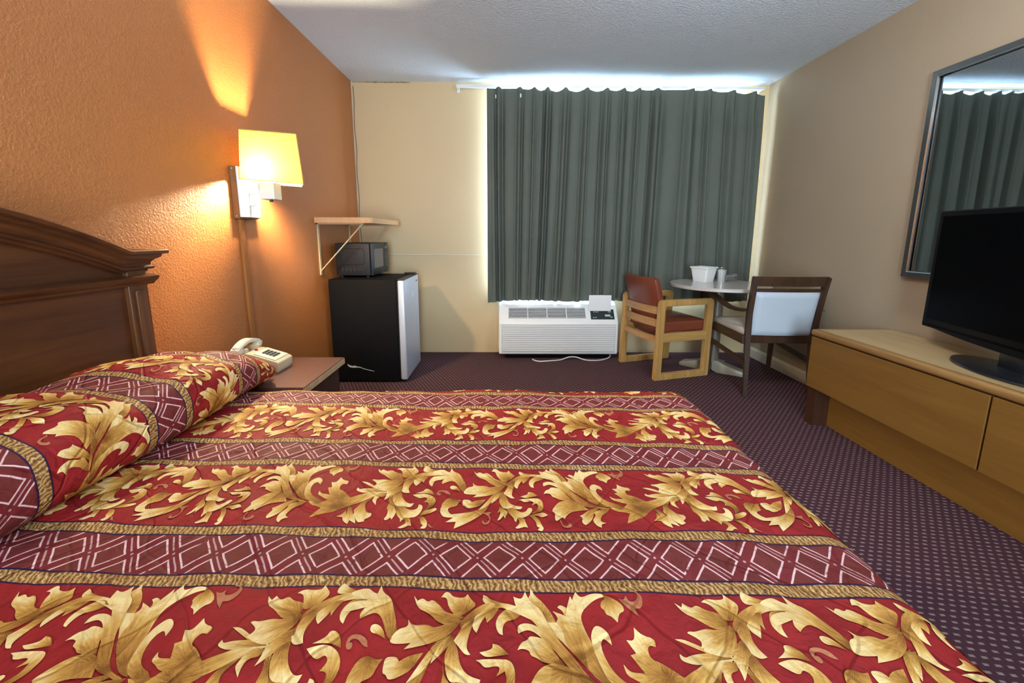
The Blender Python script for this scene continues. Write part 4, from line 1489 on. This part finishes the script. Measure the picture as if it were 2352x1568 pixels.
# local: +x forward, +y left.  rear legs at x=-0.25
HWB, HWT = 0.222, 0.242
for s in (-1, 1):
    b = NB()
    tube(b, [(-0.262, s * (HWB + 0.004), 0.0), (-0.240, s * HWB, 0.25), (-0.225, s * (HWB + 0.002), 0.43), (-0.235, s * (HWB + 0.010), 0.60), (-0.262, s * (HWT - 0.006), 0.76), (-0.280, s * HWT, 0.855)], [0.8, 0.95, 1.1, 1.05, 1.0, 0.95], sq=(0.032, 0.040))
    bmesh.ops.bevel(b, geom=b.edges[:], offset=0.004, segments=2, affect='EDGES')
    obj('rear_leg', b, M['walnut'], dc, smooth=True)
    b = NB()
    tube(b, [(0.268, s * 0.247, 0.0), (0.262, s * 0.248, 0.30), (0.258, s * 0.252, 0.45), (0.240, s * 0.270, 0.655)], [0.75, 0.95, 1.0, 0.9], sq=(0.036, 0.036))
    bmesh.ops.bevel(b, geom=b.edges[:], offset=0.004, segments=2, affect='EDGES')
    obj('front_leg', b, M['walnut'], dc, smooth=True)
    b = NB()
    ap = [(0.268, 0.284, 0.662), (0.20, 0.290, 0.668), (0.10, 0.298, 0.656), (0.0, 0.302, 0.634), (-0.10, 0.298, 0.618), (-0.17, 0.282, 0.614), (-0.235, 0.262, 0.620)]
    tube(b, [(x, s * y, z) for x, y, z in ap], [0.8, 1.15, 1.1, 1, 0.9, 0.85, 0.8], sq=(0.045, 0.024))
    bmesh.ops.bevel(b, geom=b.edges[:], offset=0.005, segments=2, affect='EDGES')
    obj('arm', b, M['walnut_x'], dc, smooth=True)
    obj('side_rail', bx(NB(), -0.225, 0.25, s * 0.245 - 0.012, s * 0.245 + 0.012, 0.375, 0.435, 0.003), M['walnut_x'], dc)
    b = NB()
    tube(b, [(-0.240, s * 0.236, 0.245), (0.262, s * 0.258, 0.285)], 1.0, sq=(0.018, 0.032))
    obj('side_stretcher', b, M['walnut_x'], dc)
obj('front_rail', bx(NB(), 0.235, 0.258, -0.245, 0.245, 0.375, 0.435, 0.003), M['walnut'], dc)
obj('rear_rail', bx(NB(), -0.238, -0.212, -0.225, 0.225, 0.385, 0.440, 0.003), M['walnut'], dc)


def bowed(x, z0, z1, hw, th, bow=0.018, sl=0.0):
    b = NB()
    n_ = 16
    R0 = []
    for i in range(n_ + 1):
        t = -1 + 2 * i / n_
        xx = x - bow * (1 - t * t)
        R0.append([b.verts.new((xx + dx_ - sl * (zz - z0), t * hw, zz)) for dx_, zz in ((-th / 2, z0), (th / 2, z0), (th / 2, z1), (-th / 2, z1))])
    loft(b, R0)
    return b


obj('top_rail', bowed(-0.262, 0.792, 0.858, HWT + 0.006, 0.030, 0.016, 0.17), M['walnut'], dc, smooth=True)
obj('back_rail', bowed(-0.254, 0.752, 0.774, HWT - 0.012, 0.022, 0.016, 0.17), M['walnut'], dc, smooth=True)
b = NB()
n_ = 18
rows = []
for j in range(15):
    tz = j / 14
    z = 0.442 + (0.752 - 0.442) * tz
    hw = 0.203 + 0.016 * tz
    xb = -0.226 - 0.030 * tz ** 1.5
    edge = min(1, min(tz, 1 - tz) / 0.07 + 0.25)
    rows.append((z, hw, xb, edge))
for side in (-1, 1):
    G = []
    for z, hw, xb, edge in rows:
        line = []
        for i in range(n_ + 1):
            t = -1 + 2 * i / n_
            ee = min(1, (1 - abs(t)) / 0.08 + 0.2) * edge
            line.append(b.verts.new((xb - 0.016 * (1 - t * t) + side * 0.021 * ee, t * hw, z)))
        G.append(line)
    for j in range(14):
        for i in range(n_):
            b.faces.new((G[j][i], G[j][i + 1], G[j + 1][i + 1], G[j + 1][i]))
    rim = G[0] + [r[-1] for r in G[1:-1]] + G[-1][::-1] + [r[0] for r in G[-2:0:-1]]
    if side == -1: rim0 = rim
for k in range(len(rim)):
    b.faces.new((rim0[k], rim0[(k + 1) % len(rim)], rim[(k + 1) % len(rim)], rim[k]))
bmesh.ops.recalc_face_normals(b, faces=b.faces[:])
obj('back_pad', b, M['white_vinyl'], dc, smooth=True, label='white vinyl back pad')
obj('seat', cushion(NB(), -0.215, 0.275, -0.245, 0.245, 0.430, 0.480, 0.016, 0.02), M['cream_vinyl'], dc, smooth=True)

# ------------------------------------------------------------------ dresser, television, mirror
DX, DZ, DY1, DY0 = 3.195, 0.580, 2.372, -0.35
ds = thing('dresser', 'long honey oak dresser standing along the right wall', 'dresser', (3.43, 1.0, 0))
b = NB()
bx(b, DX + 0.035, W - 0.016, DY0, DY1 - 0.02, DZ - 0.035, DZ, 0)
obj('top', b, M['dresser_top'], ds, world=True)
b = NB()
bx(b, DX - 0.006, DX + 0.0348, DY0, DY1, DZ - 0.037, DZ + 0.001, 0.013, 4)
bx(b, DX + 0.02, W - 0.016, DY1 - 0.0198, DY1, DZ - 0.037, DZ + 0.001, 0.006, 3)
obj('edge_moulding', b, M['dresser_edge'], ds, world=True, smooth=True, label='rounded oak edge moulding')
obj('case', bx(NB(), DX + 0.02, W - 0.016, DY0 + 0.01, DY1 - 0.012, 0.235, DZ - 0.037), M['dresser_leg'], ds, world=True)
for y0, y1 in ((1.446, DY1 - 0.008), (0.52, 1.438), (DY0 + 0.01, 0.512)):
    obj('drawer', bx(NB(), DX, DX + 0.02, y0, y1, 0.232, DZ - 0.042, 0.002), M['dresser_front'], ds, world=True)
obj('lower_panel', bx(NB(), DX + 0.105, DX + 0.125, DY0 + 0.06, DY1 - 0.075, 0.0, 0.235), M['dresser_front'], ds, world=True)
for y0, y1 in ((DY1 - 0.075, DY1 - 0.012), (DY0 + 0.01, DY0 + 0.06)):
    obj('leg_panel', bx(NB(), DX + 0.015, W - 0.016, y0, y1, 0.0, 0.235), M['dresser_leg'], ds, world=True, label='dark leg panel')

tv = thing('television', 'black flat screen television standing on the dresser', 'television', (3.415, 1.560, DZ + 0.001), math.radians(-14.5))
# local: +y runs along the screen away from the camera, -x faces the room
TW, TZ0, TZ1 = 0.50, 0.095, 0.672
b = NB()
bx(b, -0.026, 0.012, -TW, TW, TZ0, TZ1, 0.008, 3)
bx(b, 0.010, 0.058, -TW + 0.10, TW - 0.10, TZ0 + 0.06, TZ1 - 0.10, 0.02, 3)
obj('housing', b, M['tv_black'], tv, smooth=True)
obj('screen', bx(NB(), -0.0275, -0.025, -TW + 0.028, TW - 0.028, TZ0 + 0.045, TZ1 - 0.026), M['tv_screen'], tv)
b = NB()
arcp = [(y, TZ0 + 0.012 - 0.030 * (1 - (y / TW) ** 2)) for y in [-TW + 0.02 + i * (2 * TW - 0.04) / 24 for i in range(25)]]
prism(b, [(TW - 0.02, TZ0 + 0.02)] + [(-TW + 0.02, TZ0 + 0.02)] + arcp, 'x', -0.026, 0.006)
obj('lower_bezel', b, M['tv_black'], tv)
obj('neck', bx(NB(), -0.015, 0.035, -0.06, 0.06, 0.012, TZ0 + 0.05, 0.006, 2), M['tv_base'], tv, smooth=True)
obj('base', lathe(NB(), [(0, 0), (0.98, 0), (1.0, 0.004), (0.985, 0.010), (0.7, 0.015), (0, 0.018)], 56, (0, 0), 0.135, 0.255), M['tv_base'], tv, smooth=True)

mr = thing('mirror', 'large wall mirror in a thin pewter frame behind the television', 'mirror', (W, 1.45, 1.45))
MY0, MY1, MZ0, MZ1 = 0.55, 2.345, 0.900, 2.000
obj('glass', bx(NB(), W - 0.012, W - 0.004, MY0 + 0.02, MY1 - 0.02, MZ0 + 0.02, MZ1 - 0.02), M['mirror_glass'], mr, world=True)
fr_m = []
b = NB()
bx(b, W - 0.026, W - 0.001, MY1 - 0.030, MY1, MZ0, MZ1, 0.003)
bx(b, W - 0.026, W - 0.001, MY0, MY0 + 0.030, MZ0, MZ1, 0.003)
bx(b, W - 0.026, W - 0.001, MY0 + 0.03, MY1 - 0.03, MZ1 - 0.030, MZ1, 0.003)
bx(b, W - 0.026, W - 0.001, MY0 + 0.03, MY1 - 0.03, MZ0, MZ0 + 0.030, 0.003)
fo = obj('frame', b, M['mirror_frame'], mr, world=True)
b = NB()
for yy in (MY1 - 0.033, MY0 + 0.033):
    tube(b, [(W - 0.024, yy, MZ0 + 0.03), (W - 0.024, yy, MZ1 - 0.03)], 0.0045, 8)
for zz in (MZ0 + 0.033, MZ1 - 0.033):
    tube(b, [(W - 0.024, MY0 + 0.03, zz), (W - 0.024, MY1 - 0.03, zz)], 0.0045, 8)
obj('bead', b, M['chrome'], fo, world=True, smooth=True)

scene.cycles.max_bounces = 8
scene.cycles.diffuse_bounces = 5
scene.cycles.transparent_max_bounces = 8
scene.cycles.sample_clamp_indirect = 6.0
scene.cycles.caustics_reflective = False
scene.cycles.caustics_refractive = False
scene.cycles.use_denoising = True
